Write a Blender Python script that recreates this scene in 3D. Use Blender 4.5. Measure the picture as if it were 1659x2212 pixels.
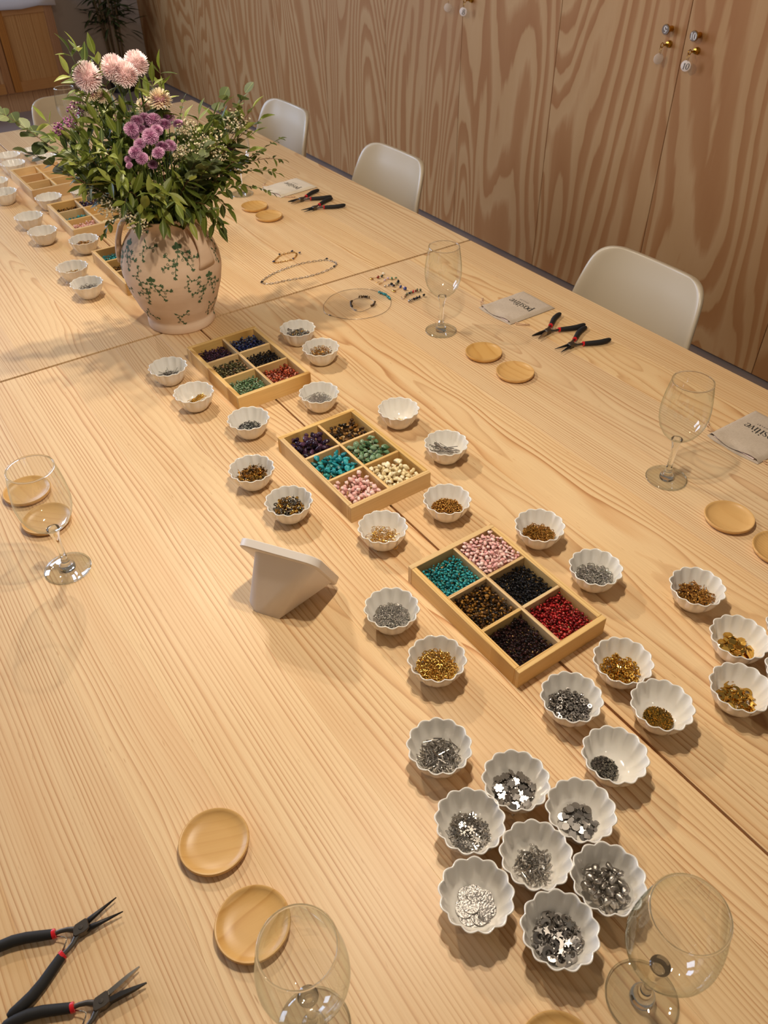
import bpy, bmesh, math, random
import numpy as np
from mathutils import Vector, Matrix, Euler, Quaternion
# ---------------------------------------------------------------- scene, camera, light
for o in list(bpy.data.objects): bpy.data.objects.remove(o)
SC = bpy.context.scene; COL = SC.collection; PI = math.pi
T = 0.75                                   # height of the table tops
RIGHT = Vector((0.82275539, -0.56828597, -0.01116339))
DOWN = Vector((-0.38000792, -0.53535167, -0.75431596))
FWD = Vector((0.42269083, 0.6248597, -0.65641665))
cd = bpy.data.cameras.new('camera'); cam = bpy.data.objects.new('camera', cd); COL.objects.link(cam)
m = Matrix((RIGHT, -DOWN, -FWD)).transposed().to_4x4(); m.translation = Vector((-0.5598, -1.5785, 0.842 + T))
cam.matrix_world = m
cd.sensor_fit = 'VERTICAL'; cd.sensor_height = 36.0; cd.lens = 1708.5 / 2212 * 36.0
cd.clip_start = 0.05; cd.clip_end = 60
cd.dof.use_dof = True; cd.dof.focus_distance = 1.15; cd.dof.aperture_fstop = 13.0
SC.camera = cam
wd = bpy.data.worlds.new('world'); SC.world = wd; wd.use_nodes = True
bg = wd.node_tree.nodes['Background']; bg.inputs[0].default_value = (1.0, 0.86, 0.72, 1); bg.inputs[1].default_value = 0.13
SC.view_settings.view_transform = 'Standard'; SC.view_settings.look = 'None'
SC.view_settings.exposure = 0.12; SC.view_settings.gamma = 1.0; SC.view_settings.use_curve_mapping = False
def lamp(name, kind, loc, power, col, size=0.02, rot=None, **kw):
    l = bpy.data.lights.new(name, kind); o = bpy.data.objects.new(name, l); COL.objects.link(o)
    l.energy = power; l.color = col; o.location = loc
    if kind == 'AREA': l.shape = 'RECTANGLE'; l.size, l.size_y = size
    else: l.shadow_soft_size = size
    if rot: o.rotation_euler = rot
    for k, v in kw.items(): setattr(l, k, v)
    return o
WARM = (1.0, 0.87, 0.70)
for (lx, ly, lz, lp) in ((-0.11, -0.95, 1.0, 16.5), (-0.02, -0.90, 1.0, 12.0), (-0.09, 0.15, 1.05, 17.0), (0.0, 0.20, 1.05, 12.0), (-0.09, 1.25, 1.05, 10.0), (-0.09, -2.0, 1.0, 4.0)):
    lamp('pendant_bulb', 'POINT', (lx, ly, lz + T), lp, WARM, 0.016)
lamp('window_daylight', 'AREA', (-1.1, 5.6, 1.75), 95, (0.52, 0.68, 1.0), (1.5, 1.7), (-PI/2, 0, 0))
_w = lamp('side_window_daylight', 'AREA', (-2.8, 3.6, 2.0), 95, (0.62, 0.74, 1.0), (1.6, 1.8))
_w.rotation_euler = (Vector((0.6, 1.3, 0.75)) - Vector((-2.8, 3.6, 2.0))).to_track_quat('-Z', 'Y').to_euler()
# ---------------------------------------------------------------- helpers
def W(x, y, z=0.0): return Vector((x, y, z + T))
def tag(o, label=None, cat=None, group=None, kind=None):
    if label: o['label'] = label
    if cat: o['category'] = cat
    if group: o['group'] = group
    if kind: o['kind'] = kind
    return o
def thing(name, loc, label, cat, rz=0.0, group=None):
    o = bpy.data.objects.new(name, None); COL.objects.link(o); o.location = loc; o.rotation_euler = (0, 0, rz)
    o.empty_display_size = 0.02
    return tag(o, label, cat, group)
class MB:
    def __init__(s): s.v = []; s.f = []
    def add(s, vs, fs):
        b = len(s.v); s.v.extend([tuple(p) for p in vs]); s.f.extend([tuple(i + b for i in f) for f in fs]); return s
    def box(s, x0, x1, y0, y1, z0, z1, M=None):
        vs = [Vector(p) for p in ((x0,y0,z0),(x1,y0,z0),(x1,y1,z0),(x0,y1,z0),(x0,y0,z1),(x1,y0,z1),(x1,y1,z1),(x0,y1,z1))]
        if M: vs = [M @ p for p in vs]
        return s.add(vs, [(3,2,1,0),(4,5,6,7),(0,1,5,4),(1,2,6,5),(2,3,7,6),(3,0,4,7)])
    def cbox(s, x0, x1, y0, y1, z0, z1, c):      # box with chamfered vertical and top edges
        def ring(z, i): return [(x0+i+c,y0+i,z),(x1-i-c,y0+i,z),(x1-i,y0+i+c,z),(x1-i,y1-i-c,z),(x1-i-c,y1-i,z),(x0+i+c,y1-i,z),(x0+i,y1-i-c,z),(x0+i,y0+i+c,z)]
        return s.rings([ring(z0, 0), ring(z1 - c, 0), ring(z1, c)])
    def rings(s, R, closed=True, cap=(True, True)):
        b = len(s.v); n = len(R[0])
        for r in R: s.v.extend([tuple(p) for p in r])
        for k in range(len(R) - 1):
            for i in range(n if closed else n - 1):
                j = (i + 1) % n; s.f.append((b+k*n+i, b+k*n+j, b+(k+1)*n+j, b+(k+1)*n+i))
        if cap[0]: s.f.append(tuple(b + i for i in range(n))[::-1])
        if cap[1]: s.f.append(tuple(b + (len(R)-1)*n + i for i in range(n)))
        return s
    def lathe(s, prof, n=48, lob=None, cap=(True, True), c=(0, 0, 0)):
        R = []
        for (r, z) in prof:
            R.append([(c[0] + r*(lob(2*PI*i/n, z) if lob else 1)*math.cos(2*PI*i/n), c[1] + r*(lob(2*PI*i/n, z) if lob else 1)*math.sin(2*PI*i/n), c[2] + z) for i in range(n)])
        return s.rings(R, True, cap)
    def tube(s, pts, rad, n=8, cap=True, flat=1.0):
        pts = [Vector(p) for p in pts]; R = []; up = None
        for k, p in enumerate(pts):
            d = (pts[min(k+1, len(pts)-1)] - pts[max(k-1, 0)]); d = d.normalized() if d.length > 1e-9 else Vector((0, 0, 1))
            if up is None: up = Vector((0, 0, 1)) if abs(d.z) < .9 else Vector((1, 0, 0))
            a = d.cross(up); a = a.normalized() if a.length > 1e-6 else d.orthogonal().normalized()
            b = a.cross(d).normalized(); up = b
            r = rad[k] if isinstance(rad, (list, tuple)) else rad
            R.append([p + a*(r*math.cos(2*PI*i/n)) + b*(r*flat*math.sin(2*PI*i/n)) for i in range(n)])
        return s.rings(R, True, (cap, cap))
    def torus(s, R0, r, n=18, m=6, M=None):
        b = len(s.v)
        for i in range(n):
            for j in range(m):
                a, q = 2*PI*i/n, 2*PI*j/m
                p = Vector(((R0 + r*math.cos(q))*math.cos(a), (R0 + r*math.cos(q))*math.sin(a), r*math.sin(q)))
                s.v.append(tuple(M @ p if M else p))
        for i in range(n):
            for j in range(m):
                s.f.append((b+i*m+j, b+((i+1)%n)*m+j, b+((i+1)%n)*m+(j+1)%m, b+i*m+(j+1)%m))
        return s
    def prism(s, poly, z0, z1, bev=0.0, M=None):
        n = len(poly); cx = sum(p[0] for p in poly)/n; cy = sum(p[1] for p in poly)/n
        def rg(z, k): return [Vector((cx + (p[0]-cx)*k, cy + (p[1]-cy)*k, z)) for p in poly]
        R = [rg(z0, 1), rg(z1 - bev, 1)] + ([rg(z1, 1 - bev/max(1e-6, max(abs(p[0]-cx) for p in poly)))] if bev else [])
        if M: R = [[M @ p for p in r] for r in R]
        return s.rings(R)
    def mesh(s, name, smooth=False, ang=None):
        me = bpy.data.meshes.new(name); me.from_pydata(s.v, [], s.f); me.update()
        if smooth:
            me.polygons.foreach_set('use_smooth', [True]*len(me.polygons))
            if ang: me.set_sharp_from_angle(angle=math.radians(ang))
        return me
    def build(s, name, mat, parent=None, smooth=False, ang=None, loc=(0, 0, 0)):
        return link(name, s.mesh(name, smooth, ang), mat, parent, loc)
def link(name, me, mat=None, parent=None, loc=(0, 0, 0)):
    o = bpy.data.objects.new(name, me); COL.objects.link(o); o.location = loc
    if mat and not me.materials: me.materials.append(mat)
    if parent: o.parent = parent
    return o
def copy_tree(o, parent=None):
    c = o.copy(); COL.objects.link(c)
    if parent: c.parent = parent
    for ch in [x for x in o.children]: copy_tree(ch, c)
    return c
def mesh_np(name, V, F, rnd=None, smooth=True):
    me = bpy.data.meshes.new(name); V = np.asarray(V, np.float32); F = np.asarray(F, np.int32); k = F.shape[1]
    me.vertices.add(len(V)); me.vertices.foreach_set('co', V.ravel())
    me.loops.add(F.size); me.loops.foreach_set('vertex_index', F.ravel())
    me.polygons.add(len(F)); me.polygons.foreach_set('loop_start', np.arange(0, F.size, k, dtype=np.int32))
    me.update(calc_edges=True)
    if smooth: me.polygons.foreach_set('use_smooth', [True]*len(F))
    if rnd is not None:
        a = me.attributes.new('rnd', 'FLOAT', 'POINT'); a.data.foreach_set('value', np.asarray(rnd, np.float32))
    return me
def scatter_mesh(name, bases, poses, mat, parent=None, loc=(0, 0, 0), smooth=True, seed=0):
    """one mesh out of many small pieces; bases = list of (V,F) with equal face size, poses = (pos, quat, scale)"""
    rg = random.Random(seed); VV = []; FF = []; RR = []; nb = 0
    for i, (p, q, sc) in enumerate(poses):
        V, F = bases[i % len(bases)]
        M = np.array(q.to_matrix()); v = (V*np.asarray(sc)) @ M.T + np.asarray(p)
        VV.append(v); FF.append(F + nb); nb += len(V); RR.append(np.full(len(V), rg.random()))
    me = mesh_np(name, np.concatenate(VV), np.concatenate(FF), np.concatenate(RR), smooth)
    return link(name, me, mat, parent, loc)
def tri_base(mb):                       # MB -> triangulated numpy base
    F = []
    for f in mb.f:
        for k in range(1, len(f)-1): F.append((f[0], f[k], f[k+1]))
    return np.array(mb.v, np.float32), np.array(F, np.int32)
def ico(sub=1):
    bm = bmesh.new(); bmesh.ops.create_icosphere(bm, subdivisions=sub, radius=1.0); bm.verts.ensure_lookup_table()
    V = np.array([v.co[:] for v in bm.verts], np.float32); F = np.array([[v.index for v in f.verts] for f in bm.faces], np.int32); bm.free(); return V, F
def nugget(seed, sub=2, amp=.28, sx=1, sy=1, sz=1):
    V, F = ico(sub); rg = np.random.default_rng(seed); V = V.copy()
    for _ in range(9):
        d = rg.normal(size=3); d /= np.linalg.norm(d); h = rg.uniform(.34, .80)
        t = V @ d; over = np.maximum(0, t - h); V -= np.outer(over*rg.uniform(.7, 1.0), d)
    V *= (1 + amp*.35*np.sin(V @ rg.normal(size=3)*2.2 + rg.uniform(0, 6)))[:, None]
    return (V*np.array([sx, sy, sz], np.float32)).astype(np.float32), F
def rq(rg, tilt=1.0):                  # random orientation, tilt 0 = lying flat
    return (Quaternion((0, 0, 1), rg.uniform(0, 2*PI)) @ Quaternion((math.cos(rg.uniform(0, 6.28)), math.sin(rg.uniform(0, 6.28)), 0), rg.gauss(0, 1)*tilt)) @ Quaternion((0, 0, 1), rg.uniform(0, 2*PI))
def pack(n, rad, half, floor, seed, flat=1.0, tries=10, cen=(0, 0)):
    """drop n small bodies one by one into a hollow; half = radius (disc) or (hx,hy)"""
    rg = np.random.default_rng(seed); P = np.zeros((n, 3)); out = []
    for k in range(n):
        if isinstance(half, tuple): c = np.stack([rg.uniform(-half[0], half[0], tries), rg.uniform(-half[1], half[1], tries)], 1)
        else:
            a = rg.uniform(0, 2*PI, tries); r = half*np.sqrt(rg.uniform(0, 1, tries)); c = np.stack([r*np.cos(a), r*np.sin(a)], 1)
        c = c + np.array(cen); z = np.array([floor(x, y) for x, y in c]) + rad*flat
        if k:
            d2 = ((c[:, None, :] - P[None, :k, :2])**2).sum(2); ok = d2 < (2*rad)**2
            zz = np.where(ok, P[None, :k, 2] + flat*np.sqrt(np.maximum(0, (2*rad)**2 - d2))*.86, -1); z = np.maximum(z, zz.max(1))
        i = int(np.argmin(z)); P[k] = (c[i, 0], c[i, 1], z[i]); out.append(tuple(P[k]))
    return out
# ---------------------------------------------------------------- materials
MATS = {}
class NT:
    def __init__(s, name):
        s.m = bpy.data.materials.new(name); s.m.use_nodes = True; s.t = s.m.node_tree; s.b = s.t.nodes['Principled BSDF']
    def n(s, typ, **kw):
        x = s.t.nodes.new('ShaderNode' + typ)
        for k, v in kw.items():
            if k[0] == 'i' and k[1:].isdigit(): s.set(x.inputs[int(k[1:])], v)
            elif k in ('op',): x.operation = v
            elif k in x.inputs.keys() and not hasattr(x, k): s.set(x.inputs[k], v)
            else: setattr(x, k, v)
        return x
    def set(s, sock, v):
        if isinstance(v, bpy.types.NodeSocket): s.t.links.new(v, sock)
        elif isinstance(v, bpy.types.Node): s.t.links.new(v.outputs[0], sock)
        else: sock.default_value = v
    def math(s, op, a, b=0.0, c=None):
        x = s.n('Math', operation=op, i0=a, i1=b)
        if c is not None: s.set(x.inputs[2], c)
        return x.outputs[0]
    def xyz(s, v): x = s.n('SeparateXYZ', i0=v); return x.outputs
    def vec(s, x, y, z): return s.n('CombineXYZ', i0=x, i1=y, i2=z).outputs[0]
    def noise(s, vec, scale=1.0, det=2.0, rough=.5, dist=0.0):
        x = s.n('TexNoise'); s.set(x.inputs['Vector'], vec); x.inputs['Scale'].default_value = scale; x.inputs['Detail'].default_value = det
        x.inputs['Roughness'].default_value = rough; x.inputs['Distortion'].default_value = dist; return x.outputs[0]
    def ramp(s, f, stops, interp='LINEAR'):
        x = s.n('ValToRGB', i0=f); cr = x.color_ramp; cr.interpolation = interp
        while len(cr.elements) < len(stops): cr.elements.new(.5)
        for e, (p, c) in zip(cr.elements, stops): e.position = p; e.color = c if len(c) == 4 else (*c, 1)
        return x.outputs[0]
    def mix(s, f, a, b, mode='MIX'):
        x = s.n('Mix', data_type='RGBA', blend_type=mode); s.set(x.inputs[0], f); s.set(x.inputs[6], a); s.set(x.inputs[7], b); return x.outputs[2]
    def P(s, **kw):
        for k, v in kw.items(): s.set(s.b.inputs[k.replace('_', ' ')], v)
        return s
    def bump(s, h, st=.2, dist=.001):
        x = s.n('Bump'); s.set(x.inputs['Height'], h); x.inputs['Strength'].default_value = st; x.inputs['Distance'].default_value = dist
        s.t.links.new(x.outputs[0], s.b.inputs['Normal']); return s
def lin(r, g, b):
    f = lambda c: ((c/255+.055)/1.055)**2.4 if c > 10 else c/255/12.92
    return (f(r), f(g), f(b), 1)
def plain(name, col, rough=.5, metal=0.0, **kw):
    k = NT(name); k.P(Base_Color=col, Roughness=rough, Metallic=metal, **kw); return k.m
def palette(name, cols, rough=.3, metal=0.0, attr=False, bump=None, noise=None, **kw):
    k = NT(name)
    r = k.n('Attribute', attribute_name='rnd').outputs[2] if attr else k.n('ObjectInfo').outputs[5]
    n = len(cols); c = k.ramp(r, [(i/n, q) for i, q in enumerate(cols)], 'CONSTANT')
    if noise:
        nz = k.noise(k.n('TexCoord').outputs[3], noise[0], 3)
        c = k.mix(k.ramp(nz, [(noise[3], (0, 0, 0)), (noise[3]+.08, (1, 1, 1))]), c, noise[1]) if noise[2] else c
    k.P(Base_Color=c, Roughness=rough, Metallic=metal, **kw)
    if bump: k.bump(k.noise(k.n('TexCoord').outputs[3], bump[0], 3), bump[1], .001)
    return k.m
def pine(name, light, mid, dark, freq=165.0, axis=1, pith=(.03, .10), rough=.42, tint=.5, warp=.020, spread=.16, tilt=.09):
    """plain-sawn softwood: growth rings around a pith that runs along the board"""
    k = NT(name); o = k.n('TexCoord').outputs[3]; x, y, z = k.xyz(o)
    if axis == 0: x, y = y, x
    if axis == 2: y, z = z, y
    wn = k.n('TexWhiteNoise', noise_dimensions='1D'); k.set(wn.inputs['W'], k.n('ObjectInfo').outputs[5]); r1, r2, r3 = k.n('SeparateColor', i0=wn.outputs[1]).outputs[:3]
    sh = k.math('MULTIPLY', r1, 37.0)
    q = k.vec(k.math('MULTIPLY', x, 9.0), k.math('MULTIPLY_ADD', y, 1.6, sh), sh)
    n1 = k.math('SUBTRACT', k.noise(q, 1.0, 2.0), .5)
    q2 = k.vec(k.math('MULTIPLY', x, 40.0), k.math('MULTIPLY_ADD', y, 5.0, sh), sh)
    n2 = k.math('SUBTRACT', k.noise(q2, 1.0, 2.0), .5)
    px = k.math('ADD', k.math('ADD', x, k.math('MULTIPLY', k.math('SUBTRACT', r1, .5), spread)), k.math('MULTIPLY', n1, warp))
    pz = k.math('ADD', k.math('MULTIPLY_ADD', r2, pith[1], pith[0]), k.math('MULTIPLY', y, k.math('MULTIPLY', k.math('SUBTRACT', r3, .5), tilt)))
    pz = k.math('ADD', pz, k.math('MULTIPLY', n1, warp*1.6))
    r = k.math('SQRT', k.math('ADD', k.math('MULTIPLY', px, px), k.math('MULTIPLY', pz, pz)))
    vary = k.noise(k.vec(k.math('MULTIPLY', r, 26.0), sh, 1.7), 1.0, 1.0)
    fr = k.math('FRACT', k.math('ADD', k.math('MULTIPLY_ADD', r, freq, k.math('MULTIPLY', vary, 5.0)), k.math('MULTIPLY', n2, .5)))
    c = k.ramp(fr, [(0, light), (.45, light), (.74, mid), (.93, dark), (1.0, mid)])
    st_ = k.noise(k.vec(k.math('MULTIPLY', r, 60.0), k.math('MULTIPLY_ADD', y, .8, sh), 9.1), 1.0, 1.0)
    c = k.mix(k.ramp(st_, [(.35, (.72, .72, .72)), (.62, (0, 0, 0))]), c, light)
    fib = k.noise(k.vec(k.math('MULTIPLY', x, 700.0), k.math('MULTIPLY_ADD', y, 14.0, sh), k.math('MULTIPLY', z, 300.0)), 1.0, 2.0)
    c = k.mix(k.math('MULTIPLY', k.ramp(fib, [(.3, (1, 1, 1)), (.62, (0, 0, 0))]), .16), c, dark)
    ds = k.noise(k.vec(k.math('MULTIPLY', x, 420.0), k.math('MULTIPLY_ADD', y, 45.0, sh), 4.4), 1.0, 1.0)
    c = k.mix(k.ramp(ds, [(.74, (0, 0, 0)), (.82, (.6, .6, .6))]), c, dark)
    bl = k.noise(k.vec(k.math('MULTIPLY', x, 14.0), k.math('MULTIPLY_ADD', y, 2.2, sh), 3.3), 1.0, 2.0)
    c = k.mix(k.ramp(bl, [(.42, (0, 0, 0)), (.75, (.55, .55, .55))]), c, mid)
    hs = k.n('HueSaturation', i4=c); k.set(hs.inputs['Value'], k.math('MULTIPLY_ADD', r3, .16*tint*2, 1 - .11*tint*2)); k.set(hs.inputs['Saturation'], k.math('MULTIPLY_ADD', r2, .2*tint*2, 1 - .1*tint*2))
    k.P(Base_Color=hs.outputs[0], Roughness=rough, Specular_IOR_Level=.35); k.bump(fr, .05, .0004)
    return k.m
M_TABLE = pine('pine_tabletop', lin(228, 197, 152), lin(214, 173, 126), lin(174, 124, 80), freq=190, spread=.40, tilt=.05, warp=.034, pith=(.04, .09), tint=.22)
M_TRAY = pine('pine_tray', lin(226, 192, 134), lin(210, 168, 106), lin(162, 114, 62), freq=260, pith=(.01, .03), warp=.012, rough=.5)
M_TRAYX = pine('pine_tray_cross', lin(226, 192, 134), lin(210, 168, 106), lin(160, 112, 60), freq=210, axis=0, pith=(.01, .03), warp=.012, rough=.5)
M_BAMBOO = pine('bamboo', lin(211, 168, 106), lin(208, 163, 100), lin(194, 146, 84), freq=300, pith=(.3, .2), warp=.003, rough=.36, tint=.25, spread=.6)
def veneer(name):                          # rotary cut plywood face: broad wandering contour bands, tall cathedrals
    k = NT(name); o = k.n('TexCoord').outputs[3]; x, y, z = k.xyz(o)
    sh = k.math('MULTIPLY', k.n('ObjectInfo').outputs[5], 91.0)
    a = k.noise(k.vec(k.math('MULTIPLY', y, 2.7), k.math('MULTIPLY_ADD', z, .55, sh), sh), 1.0, 1.0, .4, .45)
    b = k.noise(k.vec(k.math('MULTIPLY', y, 22.0), k.math('MULTIPLY_ADD', z, 2.6, sh), 2.0), 1.0, 2.0)
    t = k.math('ADD', k.math('MULTIPLY', a, 21.0), k.math('MULTIPLY', b, .62)); fr = k.math('FRACT', t)
    c = k.ramp(fr, [(0, lin(162, 110, 60)), (.30, lin(168, 118, 68)), (.48, lin(190, 149, 100)), (.86, lin(186, 144, 94)), (.93, lin(162, 110, 60))])
    w = k.noise(k.vec(k.math('MULTIPLY', y, 2.0), k.math('MULTIPLY_ADD', z, .8, sh), 7.0), 1.0, 2.0)
    c = k.mix(k.ramp(w, [(.35, (0, 0, 0)), (.7, (.35, .35, .35))]), c, lin(168, 120, 76))
    f = k.noise(k.vec(k.math('MULTIPLY', y, 420.0), k.math('MULTIPLY', z, 6.0), sh), 1.0, 2.0)
    c = k.mix(k.math('MULTIPLY', f, .16), c, lin(150, 100, 58))
    k.P(Base_Color=c, Roughness=.62, Specular_IOR_Level=.3); return k.m
M_PLY = veneer('plywood_veneer')
kk = NT('screed_floor'); _o = kk.n('TexCoord').outputs[3]
kk.P(Base_Color=kk.ramp(kk.noise(_o, 3.0, 5), [(.3, lin(138, 122, 114)), (.7, lin(156, 140, 132))]), Roughness=.55); M_FLOOR = kk.m
M_WHITEWALL = plain('painted_wall', lin(196, 182, 170), .8)
M_DARK = plain('dark_gap', lin(38, 28, 22), .9)
M_PINEDOOR = pine('cabinet_pine', lin(196, 150, 100), lin(178, 128, 80), lin(130, 84, 46), freq=90, axis=2, rough=.5)
M_PINERAIL = pine('cabinet_pine_rail', lin(190, 138, 86), lin(172, 118, 70), lin(124, 78, 42), freq=90, axis=0, rough=.5)
M_CSTILE = pine('cabinet_pine_stile', lin(176, 122, 72), lin(160, 106, 60), lin(116, 72, 38), freq=90, axis=2, rough=.5)
M_STEEL = plain('steel', lin(120, 116, 112), .34, 1.0)
M_BRASS = plain('brass', lin(196, 150, 60), .22, 1.0)
M_INK = plain('ink', lin(52, 50, 46), .8)
M_WHITEINK = plain('white_ink', lin(236, 228, 218), .6)
# ---------------------------------------------------------------- setting
MB().box(-3.4, 2.3, -3.2, 6.0, -.06, 0).build('floor', M_FLOOR)['kind'] = 'structure'
wb = MB().box(-3.4, 2.3, 5.69, 5.80, 0, 2.7).build('wall_back', M_WHITEWALL); wb['kind'] = 'structure'
wr = MB().box(2.064, 2.20, -3.2, 5.69, 0, 2.7).build('wall_right', M_DARK); wr['kind'] = 'structure'
SEAMS = [-2.02, -1.42, -.82, -.222, .388, .986, 1.585, 2.19, 2.79, 3.39, 3.99, 4.59, 5.19, 5.688]
PANELS = {}
for i in range(len(SEAMS)-1):
    y0, y1 = SEAMS[i], SEAMS[i+1]; g = .0016
    b = MB().box(-.012, .012, -(y1-y0)/2 + g, (y1-y0)/2 - g, 0, 2.55)
    p = b.build('plywood_door', M_PLY, wr, loc=(2.052, (y0+y1)/2, .012)); PANELS[round(y0, 3)] = p
# digits as flat ribbons: list of polylines of (x, y, width)
def arc(cx, cy, rx, ry, a0, a1, n, thick, thin):
    out = []
    for i in range(n+1):
        a = math.radians(a0 + (a1-a0)*i/n); out.append((cx + rx*math.cos(a), cy + ry*math.sin(a), thin + (thick-thin)*abs(math.cos(a))))
    return out
GL = {
 '8': [arc(.35, .74, .20, .24, 0, 360, 20, .15, .05), arc(.35, .25, .25, .26, 0, 360, 20, .16, .05)],
 '9': [arc(.35, .68, .23, .30, 0, 360, 20, .15, .05), [(.58, .68, .15), (.57, .45, .14), (.46, .18, .10), (.28, .04, .06), (.16, .08, .10)]],
 '1': [[(.25, 0, .15), (.25, 1, .15)], [(.05, .80, .05), (.25, .98, .05)], [(.08, .02, .05), (.42, .02, .05)]],
 '0': [arc(.35, .5, .24, .48, 0, 360, 24, .16, .05)],
 'p': [[(.12, -.42, .17), (.12, .98, .17)], arc(.34, .5, .27, .46, -170, 170, 22, .18, .05), [(-.06, -.42, .05), (.32, -.42, .05)], [(-.05, .97, .05), (.12, .97, .06)]],
 'o': [arc(.36, .5, .29, .48, 0, 360, 24, .18, .05)],
 's': [[(.52, .78, .10), (.46, .93, .06), (.30, .98, .05), (.14, .90, .08), (.10, .74, .13), (.22, .58, .17), (.42, .44, .18), (.53, .27, .13), (.48, .09, .07), (.30, .02, .05), (.13, .08, .06), (.08, .24, .11)]],
 'i': [[(.16, 0, .17), (.16, .98, .17)], [(0, .97, .05), (.16, .97, .05)], [(0, .02, .05), (.33, .02, .05)], [(.08, 1.28, .19), (.25, 1.28, .19)]],
 't': [[(.20, 1.35, .08), (.20, 1.0, .16), (.20, .2, .17), (.28, .03, .08), (.42, .08, .05)], [(.0, .96, .05), (.40, .96, .05)]],
 'v': [[(.06, .98, .17), (.31, .02, .14)], [(.31, .02, .06), (.54, .98, .05)], [(-.06, .97, .05), (.22, .97, .05)], [(.42, .97, .05), (.64, .97, .05)]],
 'e': [arc(.34, .5, .28, .48, 30, 325, 22, .18, .05), [(.10, .55, .05), (.60, .62, .05)]],
 'J': [[(.35, 1, .12), (.35, .2, .12), (.2, 0, .1), (.05, .15, .1)]], 'E': [[(.1, 0, .12), (.1, 1, .12)], [(.1, 1, .1), (.5, 1, .1)], [(.1, .5, .1), (.42, .5, .1)], [(.1, 0, .1), (.5, 0, .1)]],
 'W': [[(0, 1, .12), (.2, 0, .12), (.4, .8, .1), (.6, 0, .12), (.8, 1, .1)]], 'L': [[(.1, 1, .12), (.1, 0, .12), (.5, 0, .1)]],
 'R': [[(.1, 0, .12), (.1, 1, .12)], [(.1, 1, .1), (.42, .95, .1), (.42, .58, .1), (.1, .5, .1)], [(.25, .5, .12), (.52, 0, .12)]], 'Y': [[(0, 1, .12), (.25, .5, .12)], [(.5, 1, .1), (.25, .5, .12)], [(.25, .5, .12), (.25, 0, .12)]]}
ADV = {'1': .5, '0': .72, '8': .7, '9': .7, 'p': .74, 'o': .78, 's': .66, 'i': .42, 't': .46, 'v': .64, 'e': .7, 'J': .6, 'E': .7, 'W': 1.0, 'L': .65, 'R': .7, 'Y': .65}
def write(mb, text, size, fn, center=True, slant=0.0, gap=0.0):
    tw = sum(ADV[c] + gap for c in text); x0 = -tw/2 if center else 0
    for c in text:
        for pl in GL[c]:
            R = []
            for k, (x, y, w) in enumerate(pl):
                a = pl[max(0, k-1)]; b = pl[min(len(pl)-1, k+1)]; d = Vector((b[0]-a[0], b[1]-a[1])); d = d.normalized() if d.length else Vector((1, 0)); nx, ny = -d.y, d.x
                L = []
                for s in (1, -1):
                    X = x0 + x + nx*w/2*s; Y = y + ny*w/2*s; L.append(fn((X + slant*Y)*size, (Y-.5)*size))
                R.append(L)
            b0 = len(mb.v)
            for L in R: mb.v.extend([tuple(p) for p in L])
            for k in range(len(R)-1): mb.f.append((b0+2*k, b0+2*k+1, b0+2*k+3, b0+2*k+2))
        x0 += ADV[c] + gap
    return mb
# numbered brass knobs and locks on the doors, keys with round tags hanging in the locks
M_KNOBFACE = plain('knob_face', lin(112, 92, 74), .4)
def door_fittings(panel, num, y, z, tagged, text, lab):
    L = Vector((2.040, y, z)) - panel.location
    k = MB(); M = Matrix.Translation(L) @ Euler((0, -PI/2, 0)).to_matrix().to_4x4()
    k.rings([[M @ Vector((r*math.cos(2*PI*i/24), r*math.sin(2*PI*i/24), h)) for i in range(24)] for r, h in ((.0095, 0), (.0095, .022), (.0150, .025), (.0165, .027), (.0165, .031), (.0155, .032))])
    kn = k.build('number_knob', M_BRASS, panel, True, 40)
    f = MB().rings([[M @ Vector((.0152*math.cos(2*PI*i/24), .0152*math.sin(2*PI*i/24), h)) for i in range(24)] for h in (.0318, .0324)]).build('knob_disc', M_KNOBFACE, panel)
    if num: write(MB(), num, .021, lambda u, v: M @ Vector((v, -u, .0327))).build('knob_number', M_WHITEINK, panel)
    M2 = Matrix.Translation(L + Vector((0, -.004, -.046))) @ Euler((0, -PI/2, 0)).to_matrix().to_4x4()
    MB().rings([[M2 @ Vector((r*math.cos(2*PI*i/24), r*math.sin(2*PI*i/24), h)) for i in range(24)] for r, h in ((.0115, 0), (.0115, .004), (.0095, .006), (.0085, .012), (.006, .013))]).build('lock_cylinder', M_BRASS, panel, True, 40)
    p = Vector((2.027, y-.004, z-.046)); key = thing('key', p, lab[0], 'key', group=None)
    kb = MB().box(-.020, .0, -.0008, .0008, -.0028, .0028); kb.torus(.0075, .0016, 20, 6, Matrix.Translation((-.026, 0, 0)) @ Euler((PI/2, 0, 0)).to_matrix().to_4x4()); kb.build('key_bow', M_BRASS, key, True, 40)
    MB().torus(.0125, .0008, 24, 6, Matrix.Translation((-.030, 0, -.013)) @ Euler((PI/2, 0, .9)).to_matrix().to_4x4()).build('split_ring', M_BRASS, key, True)
    yaw = tagged; D = Matrix.Translation((-.032, .0, -.040)) @ Euler((0, 0, yaw)).to_matrix().to_4x4() @ Euler((0, -PI/2, 0)).to_matrix().to_4x4()
    MB().rings([[D @ Vector((r*math.cos(2*PI*i/28), r*math.sin(2*PI*i/28), h)) for i in range(28)] for r, h in ((.0160, -.0012), (.0170, -.0006), (.0170, .0006), (.0160, .0012))]).build('round_tag', plain('tag_plastic', lin(232, 214, 200), .45), key, True, 50)
    if text: write(MB(), text, .019, lambda u, v: D @ Vector((v-.001, -u, .0014)), slant=.18).build('tag_number', M_INK, key)
door_fittings(PANELS[.388], '9', .452, 1.049, 1.05, None, ['brass key with a blank white tag in the lock under knob 9'])
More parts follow.
